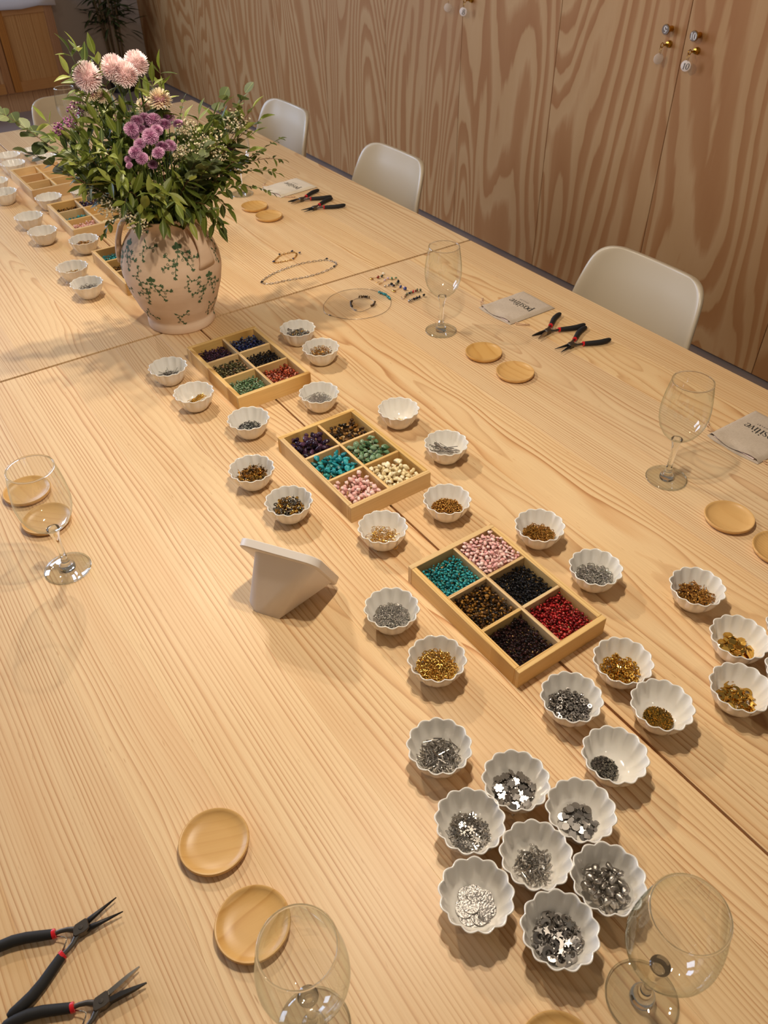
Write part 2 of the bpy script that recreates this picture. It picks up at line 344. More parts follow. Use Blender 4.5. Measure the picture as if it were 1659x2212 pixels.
door_fittings(PANELS[-.222], '10', .333, 1.046, .35, '10', ['brass key with round tag numbered 10 in the lock right of the door seam'])
door_fittings(PANELS[.986], '8', 1.532, 1.060, .55, '8', ['brass key with round tag numbered 8 at the top edge of the photo'])
door_fittings(PANELS[1.585], None, 1.640, 1.063, 1.0, None, ['brass key with plain pale tag just left of the key numbered 8'])
# back cabinet
cab = thing('cabinet', (.43, 5.42, 0), 'low pine cabinet with framed doors against the far white wall', 'cabinet')
MB().box(-1.10, .805, -.18, .265, .0, .13).box(-1.12, .81, -.205, .265, .13, .685).build('body', M_PINEDOOR, cab)
MB().box(-1.14, .83, -.225, .265, .685, .712).build('top', M_PINERAIL, cab)
for i, (x0, x1) in enumerate(((-.795, -.4), (-.398, -.003), (0, .397), (.402, .80))):
    d = bpy.data.objects.new('door', MB().box(x0+.05, x1-.05, -.221, -.215, .20, .62).mesh('door')); COL.objects.link(d); d.data.materials.append(M_PINEDOOR); d.parent = cab
    MB().box(x0, x0+.055, -.228, -.206, .14, .68).build('stile', M_CSTILE, d); MB().box(x1-.055, x1, -.228, -.206, .14, .68).build('stile', M_CSTILE, d)
    MB().box(x0+.055, x1-.055, -.228, -.206, .14, .205).build('rail', M_PINERAIL, d); MB().box(x0+.055, x1-.055, -.228, -.206, .615, .68).build('rail', M_PINERAIL, d)
    kb = MB()
    for q in range(3): kb.lathe([(.006, 0), (.008, .001), (.005, .002)], 10, c=(0, 0, 0))
cloth = MB(); R = []
for k, (dy, dz) in enumerate(((-.032, -.06), (-.030, -.02), (-.020, .010), (.12, .012), (.24, .012))):
    R.append([(-.30 + .12*i, dy - .006*math.sin(i*1.9 + k), dz + .006*math.sin(i*2.3)) for i in range(8)])
cl = cloth.rings(R, False, (False, False)).build('white_cloth', plain('white_cloth', lin(214, 214, 220), .9), smooth=True, loc=(.72, 5.20, .712)); tag(cl, 'white cloth lying over the top of the pine cabinet', 'cloth')
cl.modifiers.new('s', 'SOLIDIFY').thickness = .004
st = MB().box(1.255, 1.33, 5.60, 5.688, 0, 2.4).build('trim_1', M_PINEDOOR); st['kind'] = 'structure'
# ---------------------------------------------------------------- tables
def table(name, cx, y0, y1, lab, widths, seam=0):
    t = thing(name, (cx, (y0+y1)/2, 0), lab, 'table'); L = (y1-y0)/2; x = -.3985; s = .797/sum(widths)
    for w in widths:
        w *= s; MB().cbox(-w/2+.00002, w/2-.00002, -L, L, -.028, 0, .00022).build('board', M_TABLE, t, loc=(x + w/2, 0, T)); x += w
    a = MB()
    for sx in (-1, 1): a.box(sx*.33-.011, sx*.33+.011, -L+.08, L-.08, T-.12, T-.028)
    for sy in (-1, 1): a.box(-.33, .33, sy*(L-.08)-.011, sy*(L-.08)+.011, T-.12, T-.028)
    a.build('apron', M_TABLE, t)
    if seam: MB().box(-.4020, -.3987, -L, L, T-.027, T-.006).build('added_seam_filler', M_PINERAIL, t)  # added strip: deep seam shows brown like a lit board edge
    for sx in (-1, 1):
        for sy in (-1, 1): MB().cbox(-.03, .03, -.03, .03, 0, T-.028, .004).build('leg', M_PINEDOOR, t, loc=(sx*.35, sy*(L-.1), 0))
    return t
table('table', -.3999, -1.95, -.0024, 'pale pine table at the near left under the white tilted stand', [.11, .145, .09, .15, .12, .10, .085])
table('table', .4008, -1.95, -.0024, 'pale pine table at the near right under the linen pouch and numbered doors', [.12, .085, .14, .10, .15, .11, .095], 1)
table('table', -.3999, .0045, 1.787, 'pale pine table at the far left under the far row of white bowls', [.10, .13, .12, .09, .14, .11, .11])
table('table', .4008, .0045, 1.787, 'pale pine table at the far right under the chain necklace', [.13, .09, .12, .15, .10, .12, .09], 1)
# ---------------------------------------------------------------- divided trays
M_BASE = pine('tray_base', lin(214, 176, 118), lin(196, 150, 90), lin(160, 114, 62), freq=120, rough=.6)
BW, BL, BH, BT = .158, .2365, .031, .0085
def tray_proto():
    t = thing('divided_tray', (0, 0, 0), 'tray', 'tray'); h = .0005
    MB().box(-BW/2+.003, BW/2-.003, -BL/2+.003, BL/2-.003, .001, .0045).build('base', M_BASE, t)
    for s in (-1, 1):
        MB().cbox(-BT/2, BT/2, -BL/2+BT+.0002, BL/2-BT-.0002, 0, BH, h).build('side_panel', M_TRAY, t, loc=(s*(BW/2-BT/2), 0, 0))
        MB().cbox(-BW/2, BW/2, -BT/2, BT/2, 0, BH, h).build('end_panel', M_TRAYX, t, loc=(0, s*(BL/2-BT/2), 0))
    MB().cbox(-.00265, .00265, -BL/2+BT, BL/2-BT, .004, BH-.0015, h).build('long_divider', M_TRAY, t)
    for s in (-1, 1):
        for q in (-1, 1):
            MB().cbox(-(BW/2-BT-.0028)/2, (BW/2-BT-.0028)/2, -.00265, .00265, .004, BH-.0015, h).build('cross_divider', M_TRAYX, t, loc=(q*((BW/2-BT-.0028)/2+.0028), s*(BL-2*BT)/6, 0))
    return t
TR = [(.0032, -1.0423, .5, 'pine six-compartment tray nearest the viewer, holding red, black, brown, pink and turquoise chips'),
      (.0030, -.6511, .4, 'middle pine tray of big stones with turquoise nuggets and cream shell beads'),
      (.0025, -.2625, 0, 'pine tray just in front of the patterned vase with dark blue and red chips'),
      (.0090, .3390, .2, 'pine tray half hidden behind the left side of the patterned vase'),
      (.0155, .7375, 0, 'pine tray on the far table with turquoise and pink stones, white flowers over it'),
      (.0120, 1.1130, .5, 'farthest pine tray, looking nearly empty, left of the bouquet')]
proto = None; TRAYS = []
for (x, y, a, lab) in TR:
    if proto is None: proto = tray_proto(); o = proto
    else: o = copy_tree(proto)
    o.location = W(x, y, .0002); o.rotation_euler = (0, 0, math.radians(a)); tag(o, lab, 'tray', 'divided pine trays along the middle'); TRAYS.append(o)
def comp(ti, col, row):                    # centre of a compartment (col 0 left, row 0 far)
    x, y, a, _ = TR[ti]; lx = (-1, 1)[col]*(BW/2-BT+.0028)/2; ly = (1-row)*(BL-2*BT)/3; a = math.radians(a)
    return W(x + lx*math.cos(a) - ly*math.sin(a), y + lx*math.sin(a) + ly*math.cos(a), .0047), a
CX, CY = (BW/2-BT-.003)/2, (BL-2*BT)/6 - .003
CHIP = [nugget(i, 1, .3, 1, .8, .55) for i in range(8)]
def chips(ti, col, row, mat, n, r, label, seed, name='stone_chips', slope=0.0, sub=None):
    c, a = comp(ti, col, row); rg = random.Random(seed)
    n = int(n*2.1); P = pack(n, r*.80, (CX - r*.45, CY - r*.45), lambda x, y: 0.0, seed, .62, 6)
    o = scatter_mesh(name, sub or CHIP, [(p, rq(rg, .55), (r*rg.uniform(.75, 1.25),)*3) for p in P], mat, None, c, True, seed)
    o.rotation_euler = (0, 0, a); tag(o, label, 'stone chips', None, 'stuff'); return o
def stones(ti, col, row, mat, n, r, bases, label, group, seed, name, cat='bead', flat=.7):
    c, a = comp(ti, col, row); rg = random.Random(seed); ms = []
    for i, (V, F) in enumerate(bases):
        me = mesh_np(name, V*r, F); me.materials.append(mat); ms.append(me)
    for k, p in enumerate(pack(int(n*1.75), r*.86, (CX - r*.9, CY - r*.9), lambda x, y: 0.0, seed, flat, 8)):
        o = bpy.data.objects.new(name, ms[k % len(ms)]); COL.objects.link(o); s = rg.uniform(.85, 1.12)
        o.location = c + Vector((p[0]*math.cos(a)-p[1]*math.sin(a), p[0]*math.sin(a)+p[1]*math.cos(a), p[2])); o.rotation_mode = 'QUATERNION'; o.rotation_quaternion = rq(rg, .45); o.scale = (s, s, s)
        tag(o, label, cat, group)
def stone_mats(nm, cols, rough=.22, **kw): return palette(nm, cols, rough, 0, False, **kw), palette(nm + '_chips', cols, rough, 0, True, **kw)
TURQ, TURQc = stone_mats('turquoise', [lin(30, 140, 150), lin(48, 158, 165), lin(22, 120, 130), lin(60, 150, 140), lin(34, 110, 112)], .35, noise=(420, lin(48, 52, 40), 1, .63))
PINK, PINKc = stone_mats('rose_quartz', [lin(238, 190, 182), lin(242, 204, 194), lin(234, 178, 172), lin(244, 214, 204)], .10, Subsurface_Weight=.6, Subsurface_Radius=(.004, .002, .002))
BLK, BLKc = stone_mats('black_stone', [lin(14, 14, 18), lin(22, 22, 28), lin(9, 9, 12)], .12)
TIG, TIGc = stone_mats('tiger_stone', [lin(70, 44, 20), lin(40, 26, 14), lin(120, 78, 24), lin(28, 20, 14), lin(150, 104, 40), lin(60, 40, 22)], .14)
RED, REDc = stone_mats('red_coral', [lin(150, 18, 22), lin(120, 10, 16), lin(176, 34, 34), lin(104, 12, 14), lin(190, 70, 62)], .25)
GAR, GARc = stone_mats('garnet', [lin(24, 10, 12), lin(36, 14, 16), lin(16, 8, 10), lin(50, 20, 20)], .1)
AME, AMEc = stone_mats('amethyst', [lin(58, 34, 56), lin(44, 24, 44), lin(78, 48, 70), lin(34, 20, 34)], .12)
AVE, AVEc = stone_mats('green_aventurine', [lin(96, 128, 92), lin(120, 146, 112), lin(80, 112, 74), lin(136, 156, 124)], .14, Subsurface_Weight=.3, Subsurface_Radius=(.002, .004, .002))
SHE, SHEc = stone_mats('shell', [lin(238, 222, 178), lin(246, 234, 200), lin(228, 206, 156)], .22)
BLU, BLUc = stone_mats('blue_stone', [lin(34, 44, 84), lin(24, 30, 60), lin(90, 100, 120), lin(40, 52, 110), lin(18, 20, 34)], .2)
UNA, UNAc = stone_mats('mottled_stone', [lin(96, 92, 54), lin(150, 112, 80), lin(70, 72, 44), lin(120, 110, 76), lin(54, 48, 34)], .25)
JAS, JASc = stone_mats('red_jasper', [lin(160, 58, 28), lin(130, 42, 20), lin(184, 84, 50), lin(110, 36, 20), lin(200, 130, 110)], .25)
# nearest tray
chips(0, 0, 0, TURQc, 330, .0032, 'turquoise chips in the far left compartment of the nearest tray', 1)
chips(0, 1, 0, PINKc, 260, .0042, 'pale pink quartz chips in the far right compartment of the nearest tray', 2)
chips(0, 0, 1, TIGc, 300, .0035, 'brown and gold chips in the middle left compartment of the nearest tray', 3)
chips(0, 1, 1, BLKc, 380, .0030, 'glossy black chips in the middle right compartment of the nearest tray', 4)
chips(0, 0, 2, GARc, 380, .0030, 'very dark garnet chips in the near left compartment of the nearest tray', 5)
chips(0, 1, 2, REDc, 360, .0031, 'bright red chips in the near right compartment of the nearest tray', 6)
# middle tray: larger stones, one object each
NUG = [nugget(50+i, 2, .7, 1.15, .95, .8) for i in range(6)]; OVA = [nugget(70+i, 2, .25, 1.2, .86, .66) for i in range(6)]; CUB = [nugget(90+i, 1, .2, 1.2, .85, .75) for i in range(6)]
stones(1, 0, 0, AME, 38, .0070, OVA, 'dark purple tumbled stone in the far left compartment of the middle tray', 'dark purple stones in the middle tray', 11, 'purple_stone')
stones(1, 1, 0, TIG, 62, .0050, CUB, 'brown striped stone chunk in the far right compartment of the middle tray', 'brown striped stones in the middle tray', 12, 'brown_stone')
stones(1, 0, 1, TURQ, 44, .0064, NUG, 'turquoise nugget in the middle left compartment of the middle tray', 'turquoise nuggets in the middle tray', 13, 'turquoise_nugget')
stones(1, 1, 1, AVE, 46, .0064, OVA, 'pale green tumbled stone in the middle right compartment of the middle tray', 'green stones in the middle tray', 14, 'green_stone')
stones(1, 0, 2, PINK, 62, .0056, CUB, 'pink quartz chip in the near left compartment of the middle tray', 'pink quartz chips in the middle tray', 15, 'pink_chip')
stones(1, 1, 2, SHE, 54, .0058, NUG, 'cream shell bead in the near right compartment of the middle tray', 'cream shell beads in the middle tray', 16, 'shell_bead')
# tray in front of the vase
chips(2, 0, 0, AMEc, 190, .0036, 'dull purple chips in the far left compartment of the tray by the vase', 21)
chips(2, 1, 0, BLUc, 230, .0036, 'dark blue chips in the far right compartment of the tray by the vase', 22)
chips(2, 0, 1, UNAc, 210, .0036, 'mottled green and rust chips in the middle left compartment of the tray by the vase', 23)
chips(2, 1, 1, BLKc, 230, .0034, 'black chips in the middle right compartment of the tray by the vase', 24)
chips(2, 0, 2, AVEc, 220, .0034, 'pale green chips in the near left compartment of the tray by the vase', 25)
chips(2, 1, 2, JASc, 170, .0038, 'rust red chips in the near right compartment of the tray by the vase', 26)
# trays beyond the vase
chips(3, 0, 0, TURQc, 200, .0034, 'turquoise chips in the tray half hidden behind the vase', 31)
chips(3, 0, 1, TIGc, 160, .0034, 'brown chips in the middle compartment of the tray half hidden behind the vase', 32)
chips(3, 0, 2, GARc, 160, .0034, 'black garnet chips in the near compartment of the tray half hidden behind the vase', 33)
chips(4, 0, 0, TIGc, 90, .0042, 'brown chips in the far left compartment of the tray under the white flowers', 34)
chips(4, 1, 0, AMEc, 110, .0050, 'dark purple stones in the far right compartment of the tray under the white flowers', 35)
stones(4, 0, 1, TURQ, 20, .0062, NUG, 'turquoise nugget in the far table tray under the white flowers', 'turquoise nuggets in the far table tray', 36, 'turquoise_nugget')
chips(4, 0, 2, PINKc, 110, .0044, 'pink chips in the near left compartment of the tray under the white flowers', 37)
stones(4, 1, 2, SHE, 34, .0050, NUG, 'cream shell bead in the far table tray under the white flowers', 'cream shell beads in the far table tray', 38, 'shell_bead')
chips(5, 0, 2, UNAc, 70, .0032, 'few dark chips in the near left compartment of the farthest tray', 39)
chips(5, 1, 2, JASc, 70, .0032, 'few rust chips in the near right compartment of the farthest tray', 40)
# ---------------------------------------------------------------- scalloped bowls and what is in them
kk = NT('porcelain'); kk.P(Base_Color=lin(232, 226, 216), Roughness=.12, Coat_Weight=.5, Coat_Roughness=.05, Subsurface_Weight=.08, Subsurface_Radius=(.004, .003, .002)); M_PORC = kk.m
NL = 13
def lobf(amp):
    return lambda a, k: 1 + amp*((.5 + .5*math.cos(a*NL))**.62 - .6)
OUT = [(.0165, 0), (.0182, .0010), (.0218, .0042), (.0262, .0100), (.0302, .0175), (.0334, .0262), (.0356, .0335)]
INN = [(.0342, .0342), (.0328, .0290), (.0298, .0205), (.0262, .0130), (.0215, .0072), (.0150, .0046), (.0070, .0040)]
n = NL*10; R = []
for k_, (r, z) in enumerate(OUT + [(.0363, .0347), (.0364, .0355), (.0359, .0361), (.0351, .0360), (.0346, .0353)] + INN):
    am = (.088 if k_ < 12 else .080)*min(1, max(0, (z-.002)/.026))**1.25
    R.append([(r*lobf(am)(2*PI*i/n, z)*math.cos(2*PI*i/n), r*lobf(am)(2*PI*i/n, z)*math.sin(2*PI*i/n), z) for i in range(n)])
BOWL_ME = MB().rings(R).mesh('scalloped_bowl', True); BOWL_ME.materials.append(M_PORC)
fl_r = [0, .0070, .0150, .0215, .0262, .0298, .0328]; fl_z = [.004, .004, .0046, .0072, .0130, .0205, .0290]
def bfloor(x, y): return float(np.interp(math.hypot(x, y)*1.03, fl_r, fl_z))
BP = [(0.1482,-0.2140),(0.1464,-0.3123),(-0.1401,-0.2011),(-0.1377,-0.3179),(-0.0936,-0.4571),(0.0548,-0.4574),(0.1450,-0.5892),(0.1509,-0.7229),(-0.1572,-0.5920),(-0.1478,-0.7007),(-0.0613,-0.8375),(0.0591,-0.8425),(0.1357,-0.9727),(0.1392,-1.0851),(-0.1448,-0.9803),(-0.1470,-1.0845),(0.2268,-1.1934),(0.1984,-1.2841),(0.1322,-1.3354),(0.2711,-1.3181),(0.2095,-1.3602),(0.1494,-1.4114),(0.0448,-1.2234),(0.0330,-1.2969),(-0.0484,-1.2258),(-0.0644,-1.3116),(-0.2223,-1.1871),(-0.1787,-1.2706),(-0.2511,-1.2782),(-0.1450,-1.3373),(-0.2185,-1.3460),(-0.1757,-1.4060),(-0.2952,-1.3418),(-0.2502,-1.4136),(0.0487,1.3788),(-0.0310,1.3758),(0.0621,1.2824),(-0.0415,1.2810),(-0.1332,1.1388),(-0.1382,1.0251),(-0.0430,0.9023),(0.0596,0.9006),(-0.1332,0.7834),(-0.1338,0.6550),(-0.0631,0.5319),(-0.1429,0.3818),(-0.1442,0.2710)]
BLAB = ['silver and gold clasps, right of vase-side tray, farther of two', 'gold and grey posts, right of the vase-side tray, nearer of two', 'dark steel pins, left of the vase-side tray, beside the seam', 'long gold pins, left of the near corner of the vase-side tray', 'tiny silver crimp beads, left between the two farther trays', 'silver ear hooks, right between the two farther trays',
 'a few gold bits, nearly empty, right of the middle tray', 'long silver needles sticking up, right of the middle tray', 'bronze and gold ear studs, left of the middle tray', 'gold and steel ear posts, just behind the white tilted stand', 'fine gold ear hooks, at the near corner of the middle tray', 'round bronze-gold beads, at the near right corner of the middle tray',
 'tiny gold links, at the far right corner of the nearest tray', 'silver jump rings, right of the nearest tray', 'small silver rings, left of the nearest tray beside the white stand', 'gold jump rings, left of the near corner of the nearest tray', 'gold bar links, alone at the right, above the gold charm bowls', 'gold shell and leaf charms, at the right edge of the photo',
 'gold moon and star charms, at the right edge of the photo', 'unseen contents, uppermost of three at the right edge', 'unseen contents, middle of three cut by the right edge', 'unseen contents, lowest of three cut by the right edge', 'chunky gold oval beads, right of the nearest tray', 'tiny gold seed beads, touching the bowl of gold oval beads',
 'dark grey ring beads below the nearest tray', 'tiny grey seed beads heaped on one side', 'silver tube beads, left of and apart from the charm bowls', 'flat silver flower charms, topmost of the seven-bowl cluster', 'silver snowflake charms, left in the seven-bowl cluster', 'silver heart discs, right in the seven-bowl cluster',
 'spiky silver drop charms, in the centre of the seven-bowl cluster', 'fat silver shell nuggets, beside the right foreground wine glass', 'hammered silver discs, lowest left of the seven-bowl cluster', 'silver moons and stars, lowest of the seven-bowl cluster',
 'nothing visible, farthest one on the far table, left of the bouquet leaves', 'nothing visible, at the left edge behind the one with a dark speck', 'nothing visible, just behind the far edge of the farthest tray', 'one dark speck, left behind the farthest tray', 'nothing visible, cut off by the left edge beside the farthest tray', 'dark bits, cut off by the left edge below the farthest tray',
 'nothing visible, between the two farthest trays on the left', 'nothing visible, half covered by white flowers between the far trays', 'one silver pin, far table, left of the turquoise nugget tray', 'short gold pins, far table, near the turquoise nugget tray', 'gold clasps, on the far table left of the vase handle', 'gold crimps, left of the tray half hidden behind the vase', 'dark wire rings, nearest one on the far table']
BOWLS = []
for i, (x, y) in enumerate(BP):
    b = bpy.data.objects.new('scalloped_bowl', BOWL_ME); COL.objects.link(b); b.location = W(x, y, .0002); b.scale = (1.03, 1.03, 1.0); b.rotation_euler = (0, 0, (i*2.399) % 6.28)
    tag(b, 'white scalloped bowl of ' + BLAB[i] if 'nothing' not in BLAB[i] else 'empty-looking white scalloped bowl, ' + BLAB[i].split(', ', 1)[1], 'bowl', 'white scalloped bowls'); BOWLS.append(b)
GOLD = plain('gold_metal', lin(226, 182, 92), .16, 1.0); SILV = plain('silver_metal', lin(190, 184, 176), .19, 1.0)
DSIL = plain('dark_silver_metal', lin(164, 158, 152), .27, 1.0); BRZ = plain('bronze_gold_metal', lin(190, 140, 70), .18, 1.0)
kk = NT('hammered_silver'); kk.P(Base_Color=lin(158, 153, 148), Roughness=.36, Metallic=1.0); kk.bump(kk.noise(kk.n('TexCoord').outputs[3], 420, 2), .9, .0012); HAMM = kk.m
kk = NT('satin_silver'); kk.P(Base_Color=lin(168, 161, 152), Roughness=.36, Metallic=1.0); kk.bump(kk.noise(kk.n('TexCoord').outputs[3], 380, 2), .5, .0008); SATN = kk.m
def ngon(n, r=1, ph=0): return [(r*math.cos(ph + 2*PI*i/n), r*math.sin(ph + 2*PI*i/n)) for i in range(n)]
def star(n, r0, r1): return [((r0 if i % 2 == 0 else r1)*math.cos(PI*i/n), (r0 if i % 2 == 0 else r1)*math.sin(PI*i/n)) for i in range(2*n)]
def petal(n, r, q=8): return [((r*(.62 + .38*abs(math.cos(a*n/2))**.6))*math.cos(a), (r*(.62 + .38*abs(math.cos(a*n/2))**.6))*math.sin(a)) for a in [2*PI*i/(n*q) for i in range(n*q)]]
heart = [(.06*16*math.sin(t)**3, .06*(13*math.cos(t) - 5*math.cos(2*t) - 2*math.cos(3*t) - math.cos(4*t))) for t in [2*PI*i/24 for i in range(24)]]
moon = [(math.cos(a), math.sin(a)) for a in [math.radians(50 + 260*i/14) for i in range(15)]] + [(.42 + .72*math.cos(a), .72*math.sin(a)) for a in [math.radians(282 - 204*i/12) for i in range(13)]]
def snow():
    out = []
    for i in range(6):
        a = PI/3*i
        for (r, d) in ((.25, -.26), (.62, -.13), (.72, -.34), (.86, -.22), (.80, -.09), (1.0, -.05), (1.0, .05), (.80, .09), (.86, .22), (.72, .34), (.62, .13)): out.append((r*math.cos(a+d), r*math.sin(a+d)))
    return out
def sc(poly, s): return [(x*s, y*s) for x, y in poly]
def flatcharm(poly, s, th, loop=True, bev=.0002):
    m = MB().prism(sc(poly, s), -th/2, th/2, bev)
    if loop: m.torus(.0011, .00035, 10, 5, Matrix.Translation((s*1.08, 0, 0)))
    return m
def ringm(R0, r, n=14, mm=5): return MB().torus(R0, r, n, mm)
def rod(L, r, n=6, head=None):
    m = MB().tube([(-L/2, 0, 0), (L/2, 0, 0)], r, n)
    if head: m.torus(head, r, 10, 5, Matrix.Translation((L/2 + head, 0, 0)))
    return m
def hook(s=1.0):
    p = [(.0, 0, 0), (.003, .0, .0)] + [(.003 + .0042*math.sin(a), .0042*(1-math.cos(a)), .0006*math.sin(a*2)) for a in [PI*i/8 for i in range(1, 9)]] + [(-.004, .0088, 0)]
    return MB().tube([(x*s, y*s, z*s) for x, y, z in p], .00038, 5).torus(.0011*s, .00038, 8, 4, Matrix.Translation((-.0012*s, 0, 0)))
def drop():
    return MB().rings([[(L, r*math.cos(2*PI*i/8), r*math.sin(2*PI*i/8)) for i in range(8)] for L, r in ((-.0062, .0002), (-.003, .0005), (.001, .0009), (.0042, .0013), (.0056, .0010), (.0062, .0003))]).torus(.0011, .0003, 8, 4, Matrix.Translation((-.0072, 0, 0)))
def fill(bi, name, mbs, mat, n, rad, reg, label, group, seed, tilt=.35, flat=.5, off=(0, 0), smooth=True, ang=35, cat='charm', lift=0.0, yaw=None):
    """countable pieces in bowl number bi: one object each"""
    rg = random.Random(seed); ms = []
    for m in mbs: me = m.mesh(name, smooth, ang); me.materials.append(mat); ms.append(me)
    c = Vector(BOWLS[bi-1].location); br = max(math.sqrt(x*x+y*y+z*z) for m in mbs for x, y, z in m.v); rg_ = reg if yaw is not None else min(reg*1.06, .0280 - br*.75); lift += 0 if yaw is not None else .30*br*min(1, tilt*1.2)
    for k, p in enumerate(pack(int(n*1.25), rad*.78, rg_, bfloor, seed, flat, 8, off)):
        o = bpy.data.objects.new(name, ms[k % len(ms)]); COL.objects.link(o); o.rotation_mode = 'QUATERNION'
        q = rq(rg, tilt) if yaw is None else Quaternion((0, 0, 1), yaw + rg.gauss(0, .16)) @ Quaternion((0, 1, 0), rg.gauss(0, tilt) - (.35 if yaw > 2 else 0)); r = math.hypot(p[0], p[1])
        if r > .014 and yaw is None: q = Quaternion(Vector((p[1], -p[0], 0)).normalized(), -min(.8, (r-.012)*40)) @ q
        o.location = c + Vector(p) + Vector((0, 0, lift)); o.rotation_quaternion = q; tag(o, label, cat, group)
def heap(bi, name, mbs, mat, n, rad, reg, label, seed, tilt=.6, flat=.7, off=(0, 0), sc_=(.9, 1.1), cat='findings'):
    br = max(math.sqrt(x*x+y*y+z*z) for m in mbs for x, y, z in m.v); reg = min(reg, .0270 - br*.75); rg = random.Random(seed); c = Vector(BOWLS[bi-1].location) + Vector((0, 0, .30*br*min(1, tilt*1.2)))
    P = pack(int(n*(2.3 if bi < 13 and bi != 7 or bi > 35 else 1.7)), rad*.80, reg*1.07, bfloor, seed, flat, 6, off)
    o = scatter_mesh(name, [tri_base(m) for m in mbs], [(p, rq(rg, tilt), (rg.uniform(*sc_),)*3) for p in P], mat, None, c, True, seed)
    return tag(o, label, cat, None, 'stuff')
def bead(r): m = MB(); V, F = ico(1); m.v = [tuple(v*r) for v in V]; m.f = [tuple(f) for f in F]; return m
RG = .0235
heap(1, 'clasps', [ringm(.0030, .0009, 10, 5), rod(.006, .0012, 6, .0014), bead(.0022)], palette('mixed_metal', [lin(186, 180, 172), lin(206, 150, 54), lin(150, 146, 142)], .16, 1.0, True), 95, .0033, RG, 'pile of silver and gold clasps in the bowl right of the tray by the vase', 41)
heap(2, 'ear_posts', [rod(.009, .0004, 5, .0012), ringm(.0026, .0005)], palette('mixed_metal_2', [lin(206, 150, 54), lin(140, 130, 118), lin(170, 120, 50)], .2, 1.0, True), 90, .0034, .019, 'pile of gold and grey ear posts in the bowl right of the tray by the vase', 42, 1.2)
heap(3, 'steel_pins', [rod(.016, .0004, 5), rod(.019, .0004, 5)], DSIL, 95, .0034, .019, 'tangle of dark steel pins in the bowl left of the tray by the vase', 43, .45, .25)
fill(4, 'gold_pin', [rod(.033, .0006, 6, .001)], GOLD, 24, .004, .006, 'long gold pin in the bowl left of the tray by the vase', 'long gold pins', 44, .08, .16, cat='pin', lift=.008, yaw=.45)
heap(5, 'crimp_beads', [MB().torus(.0010, .0006, 10, 6)], palette('crimp_metal', [lin(190, 184, 178), lin(90, 86, 84)], .14, 1.0, True), 420, .0016, .0205, 'heap of tiny silver crimp beads in a bowl between two trays', 45)
heap(6, 'silver_hooks', [hook(.9), hook(.8)], SILV, 70, .0040, .021, 'tangle of silver ear hooks in a bowl between two trays', 46, .9, .4)
heap(7, 'gold_bits', [rod(.008, .0004, 5), bead(.0009)], GOLD, 22, .003, .009, 'few gold bits in the nearly empty bowl right of the middle tray', 47, .2, .3)
fill(8, 'silver_needle', [rod(.040, .00055, 6, .001), rod(.036, .00055, 6, .001)], SILV, 30, .004, .008, 'long silver needle leaning in the bowl right of the middle tray', 'long silver needles', 48, .25, .22, cat='pin', lift=.010, yaw=2.6)
heap(9, 'ear_studs', [MB().lathe([(.0005, 0), (.0026, .0006), (.0026, .0010), (.0004, .0013), (.0004, .007)], 10), ringm(.0022, .0007)], palette('stud_metal', [lin(176, 122, 48), lin(120, 96, 66), lin(196, 150, 70)], .18, 1.0, True), 110, .0032, .0215, 'heap of bronze and gold ear studs left of the middle tray', 49, 1.0)
heap(10, 'ear_posts', [MB().lathe([(.0004, 0), (.0024, .0005), (.0024, .0010), (.0004, .0013), (.0004, .006)], 10), ringm(.0024, .0006), MB().lathe([(.0004, 0), (.0042, .0004), (.0042, .0007), (.0004, .0010)], 14)], palette('post_metal', [lin(196, 146, 60), lin(150, 140, 126), lin(120, 112, 100), lin(206, 160, 80)], .16, 1.0, True), 100, .0034, .0210, 'heap of gold and steel ear posts behind the white stand', 50, 1.0)
fill(11, 'gold_ear_hook', [hook(1.15), hook(1.0)], GOLD, 60, .0042, .0185, 'fine gold ear hook in the bowl at the near corner of the middle tray', 'gold ear hooks', 51, .8, .38, cat='hook')
heap(12, 'round_beads', [bead(.00165)], BRZ, 430, .00175, .0225, 'heap of round bronze-gold beads at the near right corner of the middle tray', 52, cat='beads')
heap(13, 'gold_links', [ringm(.0024, .0006, 10, 5), ringm(.0020, .0006, 10, 5)], BRZ, 260, .0024, .0225, 'heap of tiny gold links at the far right corner of the nearest tray', 53, 1.0, .6)
heap(14, 'silver_jump_rings', [ringm(.0030, .00055, 16, 5), ringm(.0024, .0005, 14, 5)], SILV, 190, .0032, .0235, 'heap of silver jump rings right of the nearest tray', 54, .7, .42)
heap(15, 'small_silver_rings', [ringm(.0018, .00055, 12, 5)], SILV, 420, .0021, .0225, 'heap of small silver rings beside the white stand', 55, 1.0, .6)
heap(16, 'gold_jump_rings', [ringm(.0034, .00062, 18, 6), ringm(.0030, .0006, 16, 6)], GOLD, 170, .0036, .0240, 'heap of gold jump rings left of the nearest tray', 56, .75, .45)
heap(17, 'gold_bar_links', [rod(.010, .0006, 6, .0012), rod(.009, .0006, 6, .0012)], BRZ, 170, .0036, .0235, 'heap of gold bar links in the bowl alone at the right', 57, .4, .33)
shell = [(r*math.cos(a), r*math.sin(a)) for a, r in [(math.radians(-100 + 200*i/16), 1.0 + .05*(i % 2)) for i in range(17)]] + [(-.75, .2), (-.95, 0), (-.75, -.2)]
fill(18, 'gold_charm', [flatcharm(shell, .0062, .0022, True, .0012), flatcharm(ngon(6, 1), .0055, .0020, True, .0010)], GOLD, 30, .0062, .021, 'gold shell or leaf charm in the bowl at the right edge', 'gold shell and leaf charms', 58, .3, .30, cat='charm')
fill(19, 'gold_moon_star_charm', [flatcharm(moon, .0058, .0012), flatcharm(star(5, 1, .48), .0052, .0012)], GOLD, 44, .0055, .0205, 'gold moon or star charm in the bowl at the right edge', 'gold moon and star charms', 59, .3, .26)
